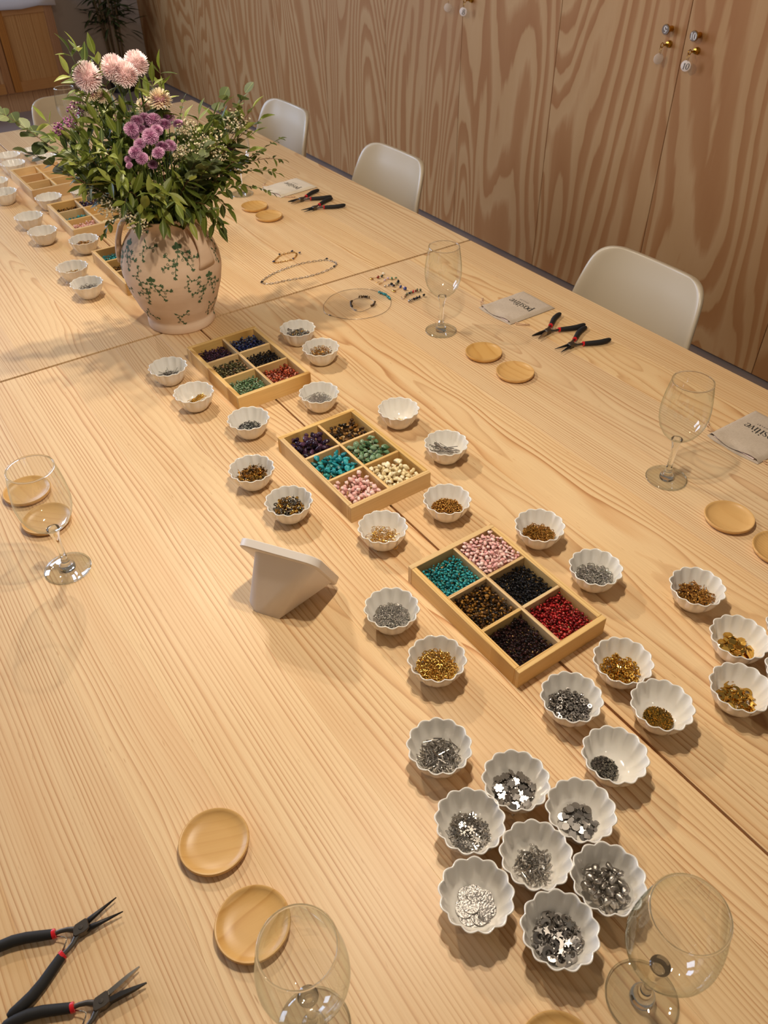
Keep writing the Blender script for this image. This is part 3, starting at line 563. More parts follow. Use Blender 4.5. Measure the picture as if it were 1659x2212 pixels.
fill(23, 'gold_oval_bead', [MB().torus(.0022, .0011, 12, 6), MB().torus(.0019, .0010, 12, 6)], GOLD, 120, .0033, .0235, 'chunky gold oval bead right of the near end of the nearest tray', 'chunky gold oval beads', 60, 1.1, .75, cat='bead')
heap(24, 'gold_seed_beads', [MB().torus(.0007, .0005, 8, 5)], palette('seed_gold', [lin(176, 126, 44), lin(140, 104, 44), lin(120, 96, 50)], .2, 1.0, True), 520, .0012, .0165, 'heap of tiny gold seed beads in the bowl touching the gold oval beads', 61, cat='beads', off=(-.002, -.002))
fill(25, 'dark_ring_bead', [MB().torus(.0021, .0012, 14, 6), MB().torus(.0019, .0011, 14, 6)], DSIL, 150, .0032, .0235, 'dark grey metal ring bead below the near corner of the nearest tray', 'dark grey ring beads', 62, .9, .7, cat='bead')
heap(26, 'grey_seed_beads', [MB().torus(.0007, .0005, 8, 5)], palette('seed_grey', [lin(120, 114, 106), lin(90, 86, 80), lin(150, 142, 130)], .2, 1.0, True), 430, .0012, .0145, 'heap of tiny grey seed beads on one side of a bowl', 63, cat='beads', off=(-.009, .003))
fill(27, 'silver_tube_bead', [rod(.0105, .00085, 7), rod(.0095, .0008, 7)], SILV, 150, .0040, .0235, 'silver tube bead in the bowl apart from the charm cluster', 'silver tube beads', 64, .3, .34, cat='bead')
fill(28, 'flower_charm', [flatcharm(petal(6, 1.0, 6), .0058, .0008), flatcharm(petal(5, 1.0, 6), .0052, .0008)], DSIL, 62, .0056, .0235, 'flat silver flower charm in the topmost bowl of the cluster', 'silver flower charms', 65, .28, .24)
fill(29, 'snowflake_charm', [flatcharm(snow(), .0058, .0009), flatcharm(snow(), .0050, .0009)], SILV, 46, .0055, .0185, 'silver snowflake charm in the left bowl of the cluster', 'silver snowflake charms', 66, .4, .28)
fill(30, 'heart_disc', [flatcharm(heart, .0050, .0009), flatcharm(ngon(20), .0046, .0009)], DSIL, 34, .0054, .0175, 'silver heart disc in the right bowl of the cluster', 'silver heart discs', 67, .25, .24)
fill(31, 'drop_charm', [drop()], SILV, 74, .0038, .0165, 'slim silver drop charm in the central bowl of the cluster', 'silver drop charms', 68, .55, .42)
NG = []
for i in range(4):
    V, F = nugget(200+i, 2, .3, 1, .78, .6); m_ = MB(); m_.v = [tuple(v*.0066) for v in V]; m_.f = [tuple(f) for f in F]; m_.torus(.0011, .0004, 10, 5, Matrix.Translation((.0072, 0, 0))); NG.append(m_)
fill(32, 'shell_nugget', NG, SATN, 30, .0066, .0205, 'fat silver shell nugget in the bowl by the right foreground glass', 'silver shell nuggets', 69, .5, .62, ang=None)
fill(33, 'hammered_disc', [flatcharm(ngon(26), .0092, .0009, False, .0003)], HAMM, 15, .0085, .0125, 'hammered silver disc in the lowest left bowl of the cluster', 'hammered silver discs', 70, .14, .10, cat='disc')
fill(34, 'moon_star_charm', [flatcharm(moon, .0054, .0012), flatcharm(star(5, 1, .45), .0052, .0012)], DSIL, 84, .0050, .0220, 'silver moon or star charm in the lowest bowl of the cluster', 'silver moon and star charms', 71, .45, .30)
heap(38, 'dark_specks', [ringm(.002, .0007, 8, 4)], DSIL, 8, .0024, .006, 'dark speck of findings in a far bowl left of the farthest tray', 72)
heap(40, 'dark_bits', [rod(.008, .0006, 5), ringm(.002, .0006, 8, 4)], DSIL, 70, .0032, .021, 'dark findings in the bowl cut off by the left edge', 73)
heap(43, 'silver_pins', [rod(.022, .0006, 5)], SILV, 8, .0045, .008, 'silver pins in a bowl left of the far turquoise nugget tray', 74, .3, .3)
heap(44, 'gold_pins', [rod(.012, .0005, 5, .001)], GOLD, 50, .0035, .018, 'gold pins in a bowl near the far turquoise nugget tray', 75, .7, .4)
heap(45, 'gold_clasps', [ringm(.0028, .0008, 10, 5)], BRZ, 90, .0034, .021, 'gold clasps in the bowl left of the vase handle', 76, .9)
heap(46, 'gold_crimps', [bead(.0019), ringm(.002, .0007, 10, 5)], GOLD, 100, .0028, .0195, 'gold crimps in the bowl left of the half hidden tray', 77)
heap(47, 'wire_rings', [ringm(.0042, .0005, 16, 5)], DSIL, 70, .0042, .021, 'dark wire rings in the nearest bowl of the far table', 78, .9, .4)
# ---------------------------------------------------------------- wine glasses
kk = NT('glass_solid'); kk.P(Base_Color=(.97, .99, .975, 1), Roughness=0.0, IOR=1.48, Transmission_Weight=1.0); M_GLASS = kk.m
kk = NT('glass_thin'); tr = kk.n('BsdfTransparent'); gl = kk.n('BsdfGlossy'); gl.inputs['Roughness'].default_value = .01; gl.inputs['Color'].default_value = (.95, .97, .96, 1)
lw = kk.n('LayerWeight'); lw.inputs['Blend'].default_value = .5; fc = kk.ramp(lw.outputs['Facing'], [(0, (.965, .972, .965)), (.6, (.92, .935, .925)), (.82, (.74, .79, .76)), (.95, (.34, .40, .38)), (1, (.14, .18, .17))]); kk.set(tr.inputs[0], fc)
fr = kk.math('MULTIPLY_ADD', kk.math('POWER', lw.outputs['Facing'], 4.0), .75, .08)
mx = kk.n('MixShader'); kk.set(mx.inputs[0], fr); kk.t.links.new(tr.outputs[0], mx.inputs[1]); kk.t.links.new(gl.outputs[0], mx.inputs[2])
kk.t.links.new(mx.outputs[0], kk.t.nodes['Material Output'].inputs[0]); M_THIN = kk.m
def glass_proto():
    t = thing('wine_glass', (0, 0, 0), 'glass', 'glass')
    MB().lathe([(.0010, .0012), (.0110, .0010), (.0118, .0030), (.0115, .0076), (.0072, .013), (.0060, .017), (.0062, .019), (.0050, .022), (.0044, .032), (.0046, .052), (.0056, .066), (.0086, .078), (.0092, .0815), (.0040, .0815)], 56).build('stem', M_GLASS, t, True)
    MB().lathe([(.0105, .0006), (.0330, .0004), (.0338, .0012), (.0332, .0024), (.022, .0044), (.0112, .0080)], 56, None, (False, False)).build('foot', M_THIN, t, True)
    MB().torus(.0334, .0009, 56, 8, Matrix.Translation((0, 0, .0014))).build('foot_edge', M_GLASS, t, True)
    o_ = [(.0030, .0815), (.0100, .0822), (.0180, .0865), (.0265, .0950), (.0335, .1070), (.0374, .1200), (.0388, .1320), (.0386, .1440), (.0370, .1600), (.0345, .1760), (.0318, .1895)]
    i_ = [(.0308, .1895), (.0334, .1760), (.0359, .1600), (.0374, .1440), (.0376, .1320), (.0362, .1205), (.0322, .1080), (.0250, .0968), (.0165, .0890), (.0080, .0860), (.0020, .0855)]
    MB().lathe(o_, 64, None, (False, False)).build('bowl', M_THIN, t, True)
    MB().torus(.0313, .0011, 64, 8, Matrix.Translation((0, 0, .1900))).build('rim', M_GLASS, t, True)
    return t
GP = [(-.4798, -.6080, 'empty wine glass standing in front of two bamboo dishes on the left'), (.4217, -.9820, 'empty wine glass beside the linen pouch at the right edge'), (.4290, -.3504, 'empty wine glass by the row of earrings'),
      (-.2175, -1.4955, 'empty wine glass in the lower right foreground next to the silver charm bowls'), (-.4843, -1.3391, 'empty wine glass in the bottom foreground over a bamboo dish'), (.4664, .6807, 'wine glass behind the bouquet, its foot by two far bamboo dishes'),
      (.2140, 1.4350, 'far wine glass above the bouquet in front of the end chair'), (.4750, 1.3080, 'far wine glass behind the pink pompom flowers near the end of the table')]
proto = None
for (x, y, lab) in GP:
    if proto is None: proto = glass_proto(); o = proto
    else: o = copy_tree(proto)
    o.location = W(x, y, .0002); tag(o, lab, 'glass', 'wine glasses on the table')
# ---------------------------------------------------------------- bamboo dishes
DISH = MB().lathe([(.030, 0), (.0345, .0012), (.0380, .0055), (.0385, .0085), (.0378, .0098), (.0362, .0098), (.0345, .0080), (.029, .0052), (.018, .0042), (.004, .0040)], 64).mesh('bamboo_dish', True, 50); DISH.materials.append(M_BAMBOO)
for (x, y, rz, lab) in ((-.4842, -1.1268, 1.2, 'round bamboo dish in the foreground, the whole one above its neighbour'), (-.4894, -1.2274, 1.5, 'round bamboo dish partly behind the bottom foreground wine glass'), (.4368, -.4856, .1, 'round bamboo dish, farther of two below the chain-nose pliers'), (.4372, -.5828, .2, 'round bamboo dish, nearer of two below the pair of pliers'),
        (.4169, -1.1105, .3, 'round bamboo dish near the right edge below a wine glass'), (.4175, -1.1994, .0, 'round bamboo dish cut off by the right edge'), (-.4782, -.3934, .4, 'round bamboo dish, farther of two behind the left wine glass'), (-.4731, -.4844, .9, 'round bamboo dish, nearer of two behind the left wine glass'),
        (.4405, .5500, .2, 'round bamboo dish, farther of two right of the bouquet'), (.4388, .4586, .6, 'round bamboo dish, nearer of two right of the bouquet'), (-.3176, -1.4877, .3, 'round bamboo dish peeking in at the bottom edge')):
    o = bpy.data.objects.new('bamboo_dish', DISH); COL.objects.link(o); o.location = W(x, y, .0002); o.rotation_euler = (0, 0, rz); tag(o, lab, 'dish', 'bamboo dishes')
# ---------------------------------------------------------------- pliers (local: jaws to -x, handles to +x)
M_GRIP = plain('black_foam', lin(26, 24, 24), .75); M_RED = plain('red_plastic', lin(206, 24, 36), .35); M_TOOL = plain('gunmetal', lin(96, 90, 84), .38, .9); M_JAWD = plain('dark_jaw', lin(44, 42, 42), .42, .7); M_BRIGHT = plain('bright_steel', lin(170, 164, 156), .24, 1.0)
def pliers_proto(kind):
    t = thing('pliers', (0, 0, 0), 'pliers', 'pliers'); z = .0062
    for s in (-1, 1):
        if kind == 'round': MB().tube([(-.006, s*.0030, z), (-.012, s*.0042, z), (-.042, s*.0088, z)], [.0030, .0029, .0006], 10).build('jaw', M_JAWD, t, True)
        else:
            j = MB().rings([[(x, s*(y0 + (0 if q in (0, 3) else w)), z + (h if q > 1 else -h)) for q in range(4)] for x, y0, w, h in ((-.006, .0004, .0045, .0034), (-.020, .0022, .0046, .0032), (-.032, .0052, .0034, .0022), (-.043, .0082, .0010, .0010))]); j.build('jaw', M_BRIGHT if s < 0 else M_JAWD, t, True, 30)
        MB().tube([(-.004, s*-.002, z), (.003, s*.0028, z), (.010, s*.0082, z), (.016, s*.0108, z), (.022, s*.0122, z)], [.0040, .0036, .0027, .0024, .0024], 8, True, .9).build('arm', M_TOOL, t, True, 50)
        MB().tube([(.0205, s*.0119, z), (.0240, s*.0128, z)], .0049, 14).build('collar', M_RED, t, True, 50)
        pts = [(.0235, .0130), (.034, .0188), (.046, .0255), (.058, .0305), (.069, .0330), (.078, .0340), (.082, .0342)]
        MB().tube([(x, s*y, z) for x, y in pts], [.0047, .0051, .0054, .0056, .0055, .0046, .0026], 14).build('grip', M_GRIP, t, True, 60)
    MB().prism([(-.0105, -.0045), (-.0085, -.0062), (.002, -.0060), (.0050, -.0035), (.0070, .0030), (.0055, .0050), (-.003, .0062), (-.0088, .0050)], z-.0046, z+.0046, .0006).build('joint', M_TOOL, t)
    MB().lathe([(.0001, 0), (.0024, 0), (.0022, .0008), (.0001, .0009)], 14, c=(-.002, 0, z+.0044)).build('rivet', M_TOOL, t, True, 40)
    MB().tube([(.021, .0085, z), (.0150, .0030, z+.0008), (.0132, .0, z+.001), (.0150, -.0030, z+.0008), (.021, -.0085, z)], .0006, 6).build('spring', M_BRIGHT, t, True)
    return t
pr, pc = pliers_proto('round'), pliers_proto('chain'); used = set()
for (x, y, rz, kind, lab) in ((.6110, -.4960, 6, 'chain', 'black-handled chain-nose pliers right of the linen pouch, farther of the near pair'), (.6090, -.5690, 2, 'round', 'black-handled round-nose pliers, nearer of the pair below the linen pouch'), (.5820, .5180, 2, 'chain', 'black-handled chain-nose pliers at the corner of the far cloth pouch'), (.5780, .4360, 1, 'round', 'black-handled round-nose pliers, nearer of the far pair right of the bouquet'),
        (-.6350, -1.1330, 182, 'round', 'black-handled round-nose pliers at the lower left with both jaws open'), (-.6410, -1.2090, 181, 'chain', 'black-handled chain-nose pliers cut off at the bottom left corner')):
    p = pr if kind == 'round' else pc
    o = p if kind not in used else copy_tree(p); used.add(kind); o.location = W(x, y, .0001); o.rotation_euler = (0, 0, math.radians(rz)); tag(o, lab, 'pliers', 'jewellery pliers')
# ---------------------------------------------------------------- drawstring pouches with print
kk = NT('linen'); _o = kk.n('TexCoord').outputs[3]; _x, _y, _z = kk.xyz(_o)
wv = kk.math('ADD', kk.noise(kk.vec(kk.math('MULTIPLY', _x, 1500.0), kk.math('MULTIPLY', _y, 120.0), 0.0), 1.0, 2), kk.noise(kk.vec(kk.math('MULTIPLY', _x, 120.0), kk.math('MULTIPLY', _y, 1500.0), 5.0), 1.0, 2))
kk.P(Base_Color=kk.ramp(kk.math('MULTIPLY', wv, .5), [(.3, lin(176, 158, 138)), (.7, lin(206, 190, 170))]), Roughness=.9); kk.bump(wv, .5, .0005); M_LINEN = kk.m
M_CANVAS = plain('pale_cloth', lin(220, 206, 184), .9); M_CARD = plain('card', lin(226, 204, 194), .7); M_CORD = plain('cord', lin(206, 170, 134), .85)
def pouch(x, y, rz, lab, mat, w=.134, d=.106, sub=True):
    t = thing('drawstring_pouch', W(x, y, .0002), lab, 'pouch', rz, 'printed drawstring pouches')
    def h(u, v): return .0052 + .0016*math.sin(PI*(u/w+.5))*math.sin(PI*(v/d+.5)) + .0005*math.sin(u*120+v*60) + (.0016*math.sin((v/d+.5)*9) if u < -w/2+.012 else 0)
    nu, nv = 22, 18
    def edge(v): return -.003*math.sin(PI*(v/d+.5)) + .0022*math.sin((v/d+.5)*7)
    g = [[(-w/2 + w*i/nu + (edge(-d/2 + d*j/nv)*(1-i/nu)), -d/2 + d*j/nv) for j in range(nv+1)] for i in range(nu+1)]
    def edgez(u, v, z): e = min((u + w/2)*0+1, (w/2-u)/.004, (d/2-abs(v))/.004); return .0012 + (z - .0012)*min(1, max(0, e))**.5
    MB().rings([[(u, v, edgez(u, v, h(u, v))) for u, v in r] for r in g], False, (False, False)).build('cloth_front', mat, t, True)
    MB().rings([[(u - (.002 + .004*abs(math.sin((v/d+.5)*5)) if i == 0 else 0), v, .0006) for u, v in r] for i, r in enumerate(g)], False, (False, False)).build('cloth_back', mat, t, True)
    MB().box(-w/2+.0015, w/2-.02, -d/2+.012, d/2-.010, .0018, .0032).build('card_insert', M_CARD, t)
    for s in (-1, 1):
        b = Vector((-w/2+.012, s*d/2, .002)); m_ = MB().tube([b, b + Vector((-.004, s*.008, .001)), b + Vector((.002, s*.016, .0006)), b + Vector((.012, s*.020, .0006)), b + Vector((.020, s*.026, .0006))], .0008, 6)
        m_.tube([b + Vector((.002, 0, 0)), b + Vector((.004, s*.010, .001)), b + Vector((.008, s*.018, .0016)), b + Vector((.018, s*.029, .0006))], .0008, 6); m_.tube([b + Vector((.010, s*.0185, .001)), b + Vector((.013, s*.0215, .001))], .0018, 6)
        m_.build('drawstring', M_CORD, t, True)
    pm = MB(); write(pm, 'positive', .0145, lambda a, b: (.008 - b, a - .001, h(.008 - b, a) + .0004), slant=-.08)
    if sub: write(pm, 'JEWELRY', .0042, lambda a, b: (.025 - b, a + .006, h(.025 - b, a) + .0004), gap=.35)
    pm.build('printed_word', M_INK, t); return t
pouch(.6380, -.3665, .0, 'linen drawstring pouch printed with a dark word, beside the near pliers', M_LINEN)
pouch(.6490, -.9960, -.015, 'linen drawstring pouch cut off by the right edge of the photo', M_LINEN)
pouch(.6080, .6400, .10, 'pale cloth drawstring pouch on the far table behind the far pliers', M_CANVAS)
# ---------------------------------------------------------------- white tilted stand
M_PLAST = plain('white_plastic', lin(222, 212, 202), .42); M_SCREEN = plain('screen_glass', lin(24, 24, 28), .08)
def stand(M0, rz, lab):
    t = thing('tilted_stand', W(*M0), lab, 'stand', rz)          # local x along the top edge, y towards the front, z up
    bm = bmesh.new(); inset = []
    L, Wd, r = .121, .120, .018; ang = math.radians(58.1)
    out = []
    for cx_, cy_, a0 in ((Wd/2-r, r, -90), (Wd/2-r, L-r, 0), (-Wd/2+r, L-r, 90), (-Wd/2+r, r, 180)):
        for k in range(9): a = math.radians(a0 + k*90/8); out.append((cx_ + r*math.cos(a), cy_ + r*math.sin(a)))
    u = Vector((0, math.cos(ang), -math.sin(ang))); nn = Vector((0, math.sin(ang), math.cos(ang))); o_ = Vector((.018, .0265, .1167))
    def pt(x, y, h): return o_ + Vector((x, 0, 0)) + u*y + nn*h
    def off(k): return [(x*(1-k/(Wd/2)), (y-L/2)*(1-k/(L/2))+L/2) for x, y in out]
    for x, y in off(.006): bm.verts.new(pt(x*.86 + .0080, (y - L/2)*.90 + L/2 - .001, -.0122))
    for x, y in ((-.0156, 0), (.0210, 0), (.0210, .05), (-.0156, .05)): bm.verts.new((x, y, 0))
    for x, y, z in ((-.026, .004, .0063), (-.0278, .006, .014), (-.026, .05, .0063), (-.0278, .05, .014), (-.021, .002, .002)): bm.verts.new((x, y, z))
    bmesh.ops.convex_hull(bm, input=bm.verts); me = bpy.data.meshes.new('wedge_body'); bm.to_mesh(me); bm.free(); me.polygons.foreach_set('use_smooth', [True]*len(me.polygons)); me.set_sharp_from_angle(angle=math.radians(32)); link('wedge_body', me, M_PLAST, t)
    MB().rings([[pt(x, y, h) for x, y in off(k)] for h, k in ((-.0125, .0022), (-.0110, .0004), (-.0010, 0), (-.0002, .0012))]).build('panel', M_PLAST, t, True, 40)
    MB().rings([[pt(x, y, h) for x, y in off(.006)] for h in (-.0004, .0004)]).build('screen', M_SCREEN, t)
    return t
S1 = stand((-.2799, -.8633, .0003), math.atan2(-.8303, .5572), 'white plastic stand with a tilted panel facing away, left of the trays')
S2 = stand((.1450, .4650, .0003), math.atan2(.83, .556), 'second white tilted stand, almost hidden behind the vase')
# ---------------------------------------------------------------- jewellery laid out on the table
def loop_pts(pts, n, closed=True):
    P = [Vector((x, y, 0)) for x, y in pts]; out = []; m_ = len(P); S = m_ if closed else m_-1
    for s in range(S):
        p0, p1, p2, p3 = (P[(s+k) % m_] if closed else P[min(max(s+k, 0), m_-1)] for k in (-1, 0, 1, 2))
        for q in range(12):
            u = q/12; out.append(.5*((2*p1) + (p2-p0)*u + (2*p0-5*p1+4*p2-p3)*u*u + (3*p1-p0-3*p2+p3)*u**3))
    if closed: out.append(out[0].copy())
    else: out.append(P[-1])
    L = [0]
    for a, b in zip(out, out[1:]): L.append(L[-1] + (b-a).length)
    res = []
    for k in range(n if closed else n+1):
        d = L[-1]*k/n; i = max(j for j in range(len(L)) if L[j] <= d + 1e-9); i = min(i, len(out)-2)
        res.append(out[i].lerp(out[i+1], (d-L[i])/max(1e-9, L[i+1]-L[i])))
    return res, L[-1]
def link_mesh(L, w, r):
    q = [((L/2-w if math.cos(math.radians(a)) > 1e-6 or a in (-90, 90) else -(L/2-w)) + w*math.cos(math.radians(a)), w*math.sin(math.radians(a)), 0) for a in (-90, -50, 0, 50, 90, 130, 180, 230, 269)]
    q[-1] = (-(L/2-w), -w, 0); q[5] = (-(L/2-w) + w*math.cos(math.radians(130)), w*math.sin(math.radians(130)), 0); q.insert(5, (-(L/2-w), w, 0)); q.append(q[0])
    return MB().tube(q, r, 6).mesh('chain_link', True)
def chain(name, pts, L, mat, lab, cat, gems, gmat):
    c = sum((Vector((x, y, 0)) for x, y in pts), Vector())/len(pts); t = thing(name, W(c.x, c.y, .0003), lab, cat)
    _, tot = loop_pts(pts, 8); n = int(tot/(L*.82)); P, _ = loop_pts(pts, n); me = link_mesh(L, L*.25, .00065); me.materials.append(mat)
    for i in range(n):
        a, b = P[i]-c, P[(i+1) % n]-c; d = b-a
        o = bpy.data.objects.new('chain_link', me); COL.objects.link(o); o.parent = t; o.location = (a+b)/2 + Vector((0, 0, .0012)); o.rotation_euler = (.55 if i % 2 else -.35, 0, math.atan2(d.y, d.x))
    for k, (gx, gy) in enumerate(gems):
        V, F = nugget(300+k, 1, .3, 1, .8, .7); o = link('gem', mesh_np('gem', V*.0046, F), gmat, t, (gx-c.x, gy-c.y, .0038))
    return t
chain('chain_bracelet', [(.3030, .1816), (.3359, .2089), (.3600, .2120), (.3780, .2050), (.3740, .1890), (.3525, .1710), (.3271, .1725)], .0075, GOLD, 'small gold link bracelet with dark blue stones beyond the silver necklace', 'bracelet', [(.3030, .1816), (.3359, .2120), (.3734, .2110), (.3837, .1897), (.3525, .1690)], BLU)
nk = chain('chain_necklace', [(.2226, .0954), (.2430, .1116), (.2786, .1254), (.3243, .1328), (.3636, .1333), (.4005, .1232), (.4214, .1130), (.4291, .0829), (.4091, .0669), (.3710, .0581), (.3264, .0588), (.2791, .0697), (.2369, .0773)], .0092, SILV, 'silver paperclip chain necklace with dark stones, just beyond the table seam', 'necklace', [(.4214, .1164), (.4110, .0660), (.2226, .0940)], BLK)
DTIG = palette('dark_tiger_stone', [lin(52, 36, 18), lin(36, 26, 14), lin(84, 60, 24)], .2)
wp = [(.2689, -.1200), (.2849, -.0937), (.3240, -.0652), (.3678, -.0603), (.4079, -.0820), (.4259, -.1173), (.4268, -.1577), (.4066, -.1888), (.3762, -.2079), (.3379, -.2101), (.2982, -.1926), (.2738, -.1605), (.2649, -.1340)]
def wire_piece(name, pts, lab, cat, groups, clasp, r=.00045):
    c = sum((Vector((x, y, 0)) for x, y in pts), Vector())/len(pts); t = thing(name, W(c.x, c.y, .0003), lab, cat)
    P, _ = loop_pts(pts, 90); MB().tube([p - c + Vector((0, 0, .0010)) for p in P] + [P[0] - c + Vector((0, 0, .0010))], r, 6).build('wire', SILV, t, True)
    for (gp, mat, n_, r_, nm) in groups:
        Q, _ = loop_pts(gp, n_, False)
        for k, q in enumerate(Q):
            V, F = nugget(400+k, 1, .3, .6, 1, .9); o = link(nm, mesh_np(nm, V*r_, F), mat, t, (q.x-c.x, q.y-c.y, r_*.95)); o.rotation_euler = (k*1.3, 0, k*.7 + math.atan2(gp[-1][1]-gp[0][1], gp[-1][0]-gp[0][0]))
    MB().lathe([(.0002, -.004), (.0014, -.003), (.0016, 0), (.0012, .003), (.0002, .004)], 10).build('clasp', DSIL, t, True, loc=(clasp[0]-c.x, clasp[1]-c.y, .0016)).rotation_euler = (PI/2, 0, clasp[2])
    return t
wire_piece('wire_necklace', wp, 'thin wire necklace with a run of turquoise chips, ringing a small bracelet', 'necklace', [([(.4213, -.1205), (.4250, -.1320), (.4265, -.1446), (.4232, -.1623)], TURQ, 11, .0044, 'turquoise_chip')], (.2680, -.1480, .4))
wire_piece('wire_bracelet', [(.3270, -.1645), (.3290, -.1450), (.3333, -.1312), (.3572, -.1134), (.3832, -.1215), (.3890, -.1459), (.3794, -.1647), (.3564, -.1720), (.3380, -.1740)], 'small wire bracelet with brown stone chips inside the wire necklace loop', 'bracelet', [([(.3300, -.1440), (.3340, -.1330), (.3420, -.1230)], DTIG, 5, .0046, 'tiger_chip'), ([(.3700, -.1140), (.3800, -.1190), (.3870, -.1290)], DTIG, 5, .0046, 'tiger_chip'), ([(.3840, -.1580), (.3760, -.1660), (.3680, -.1700)], DTIG, 5, .0048, 'tiger_chip')], (.3290, -.1600, .7))
def earring(pts, items, lab, hookm, mat):
    c = Vector((*pts[0], 0)); t = thing('earring', W(c.x, c.y, .0003), lab, 'earring', 0, 'sample earrings in a row')
    P, _ = loop_pts(pts, 24, False); MB().tube([p - c + Vector((0, 0, .0014)) for p in P], .0005, 6).build('ear_wire', mat, t, True)
    if hookm: h_ = hookm.build('finding', mat, t, True); h_.location = (.002, .0, .0030); h_.scale = (1.3, 1.3, 1.3)
    for k, (f, gm, r_, sx) in enumerate(items):
        r_ *= 1.32; i = f*24; i0 = min(23, int(i)); q = P[i0].lerp(P[i0+1], i-i0); V, F = nugget(500+k*7, 1, .25, sx, 1, .9); d = P[i0+1]-P[i0]
        o = link('bead', mesh_np('bead', V*r_, F), gm, t, (q.x-c.x, q.y-c.y, r_*.95)); o.rotation_euler = (0, 0, math.atan2(d.y, d.x))
stm = lambda: MB().prism(star(5, .005, .002), -.0005, .0005)
M_LAV = plain('pale_lavender_stone', lin(196, 170, 190), .15); M_IVORY = plain('ivory_stone', lin(236, 228, 208), .2)
earring([(.4472, -.0469), (.4596, -.0451), (.4680, -.0543), (.4776, -.0519), (.4903, -.0421)], [(.42, JAS, .0036, 1), (.66, UNA, .0040, 1.2), (.95, M_IVORY, .0036, 1)], 'earring with gold star, rust, olive and white beads, nearest the table seam', stm(), GOLD)
earring([(.4474, -.0824), (.4568, -.0801), (.4735, -.0723), (.4839, -.0706), (.4882, -.0768), (.4972, -.0802), (.5057, -.0739)], [(.38, M_LAV, .0028, 1), (.55, M_LAV, .0032, 1), (.70, AVE, .0034, 1), (.88, AVE, .0030, 1)], 'gold hook earring with pale lavender and green beads, second from the seam', hook(.9), GOLD)
earring([(.4509, -.1001), (.4592, -.1032), (.4701, -.0989), (.4681, -.1111), (.4793, -.1102), (.4910, -.1020)], [(.03, SILV, .0026, 1), (.2, DSIL, .0030, 1), (.4, BLK, .0036, 1), (.6, GAR, .0038, 1), (.8, UNA, .0036, 1), (1.0, BLK, .0042, 1.2)], 'earring of dark grey and green beads, third from the table seam', None, SILV)
earring([(.4530, -.1344), (.4654, -.1316), (.4798, -.1271), (.4854, -.1312), (.4809, -.1428)], [(.58, BLU, .0034, 1), (.80, M_LAV, .0032, 1), (1.0, BLU, .0042, 1)], 'earring with gold star, lavender and dark blue beads, fourth from the seam', stm(), GOLD)
earring([(.4541, -.1657), (.4487, -.1805), (.4663, -.1703), (.4826, -.1676), (.4977, -.1668), (.5059, -.1699)], [(.36, UNA, .0036, .7), (.44, UNA, .0036, .7), (.52, UNA, .0038, .7), (.60, BLK, .0038, .7), (.68, UNA, .0038, .7), (.76, RED, .0040, .7), (.84, RED, .0040, .7), (.92, UNA, .0042, .7), (1.0, UNA, .0036, .8)], 'long bar earring of olive chips with a red band', None, SILV)
earring([(.4498, -.2011), (.4593, -.1995), (.4732, -.1982), (.4871, -.1969), (.4977, -.1959)], [(.05, DSIL, .0036, 1), (.18, SILV, .0038, 1), (.36, BLK, .0034, .9), (.46, BLK, .0034, .9), (.56, BLK, .0034, .9), (.72, BLK, .0036, .9), (.97, TIG, .0042, 1)], 'bar earring of black beads with silver end, nearest the wine glass', None, SILV)
# ---------------------------------------------------------------- vase
kk = NT('bisque_clay'); _o = kk.n('TexCoord').outputs[3]; _x, _y, _z = kk.xyz(_o)
nz = kk.noise(kk.vec(kk.math('MULTIPLY', _x, 9.0), kk.math('MULTIPLY', _y, 9.0), kk.math('MULTIPLY', _z, 14.0)), 1.0, 4); ln = kk.noise(kk.vec(kk.math('MULTIPLY', _x, 4.0), kk.math('MULTIPLY', _y, 4.0), kk.math('MULTIPLY', _z, 260.0)), 1.0, 2)
cc = kk.ramp(nz, [(.3, lin(206, 176, 148)), (.55, lin(222, 196, 170)), (.75, lin(228, 206, 182))]); cc = kk.mix(kk.math('MULTIPLY', ln, .18), cc, lin(196, 160, 130))
kk.P(Base_Color=cc, Roughness=.82, Specular_IOR_Level=.2); kk.bump(kk.math('ADD', nz, kk.math('MULTIPLY', ln, .4)), .35, .0012); M_CLAY = kk.m
M_SPRIG = plain('green_print', lin(66, 92, 58), .75)
VX, VY = -.012, .034
VP = [(0, .0725), (.004, .0745), (.014, .0745), (.019, .0728), (.023, .0722), (.05, .085), (.09, .0985), (.125, .1050), (.15, .1040), (.175, .0965), (.195, .0845), (.210, .0725), (.220, .0670), (.230, .0655), (.238, .0680), (.243, .0700)]
vz = [p[0] for p in VP]; vr = [p[1] for p in VP]
def vrad(z):                                # smooth profile
    return float(np.mean([np.interp(z + d, vz, vr) for d in (-.004, -.002, 0, .002, .004)])) if .026 < z < .236 else float(np.interp(z, vz, vr))
vase = thing('vase', W(VX, VY, .0002), 'two-handled clay vase printed with green sprigs, holding the bouquet', 'vase')
zz = [0, .002, .004, .009, .014, .017, .019, .021, .023] + [.028 + .0052*i for i in range(40)] + [.238, .241, .243]
pr_ = [(vrad(z), z) for z in zz]; pr_[0] = (.0715, 0)
MB().lathe([(.01, 0)] + pr_ + [(.069, .2445), (.0655, .2440), (.0625, .238), (.061, .225), (.066, .205), (.07, .19), (.03, .185), (.002, .185)], 96, lambda a, z: 1 + .006*math.sin(a*2 + z*20)).build('body', M_CLAY, vase, True)
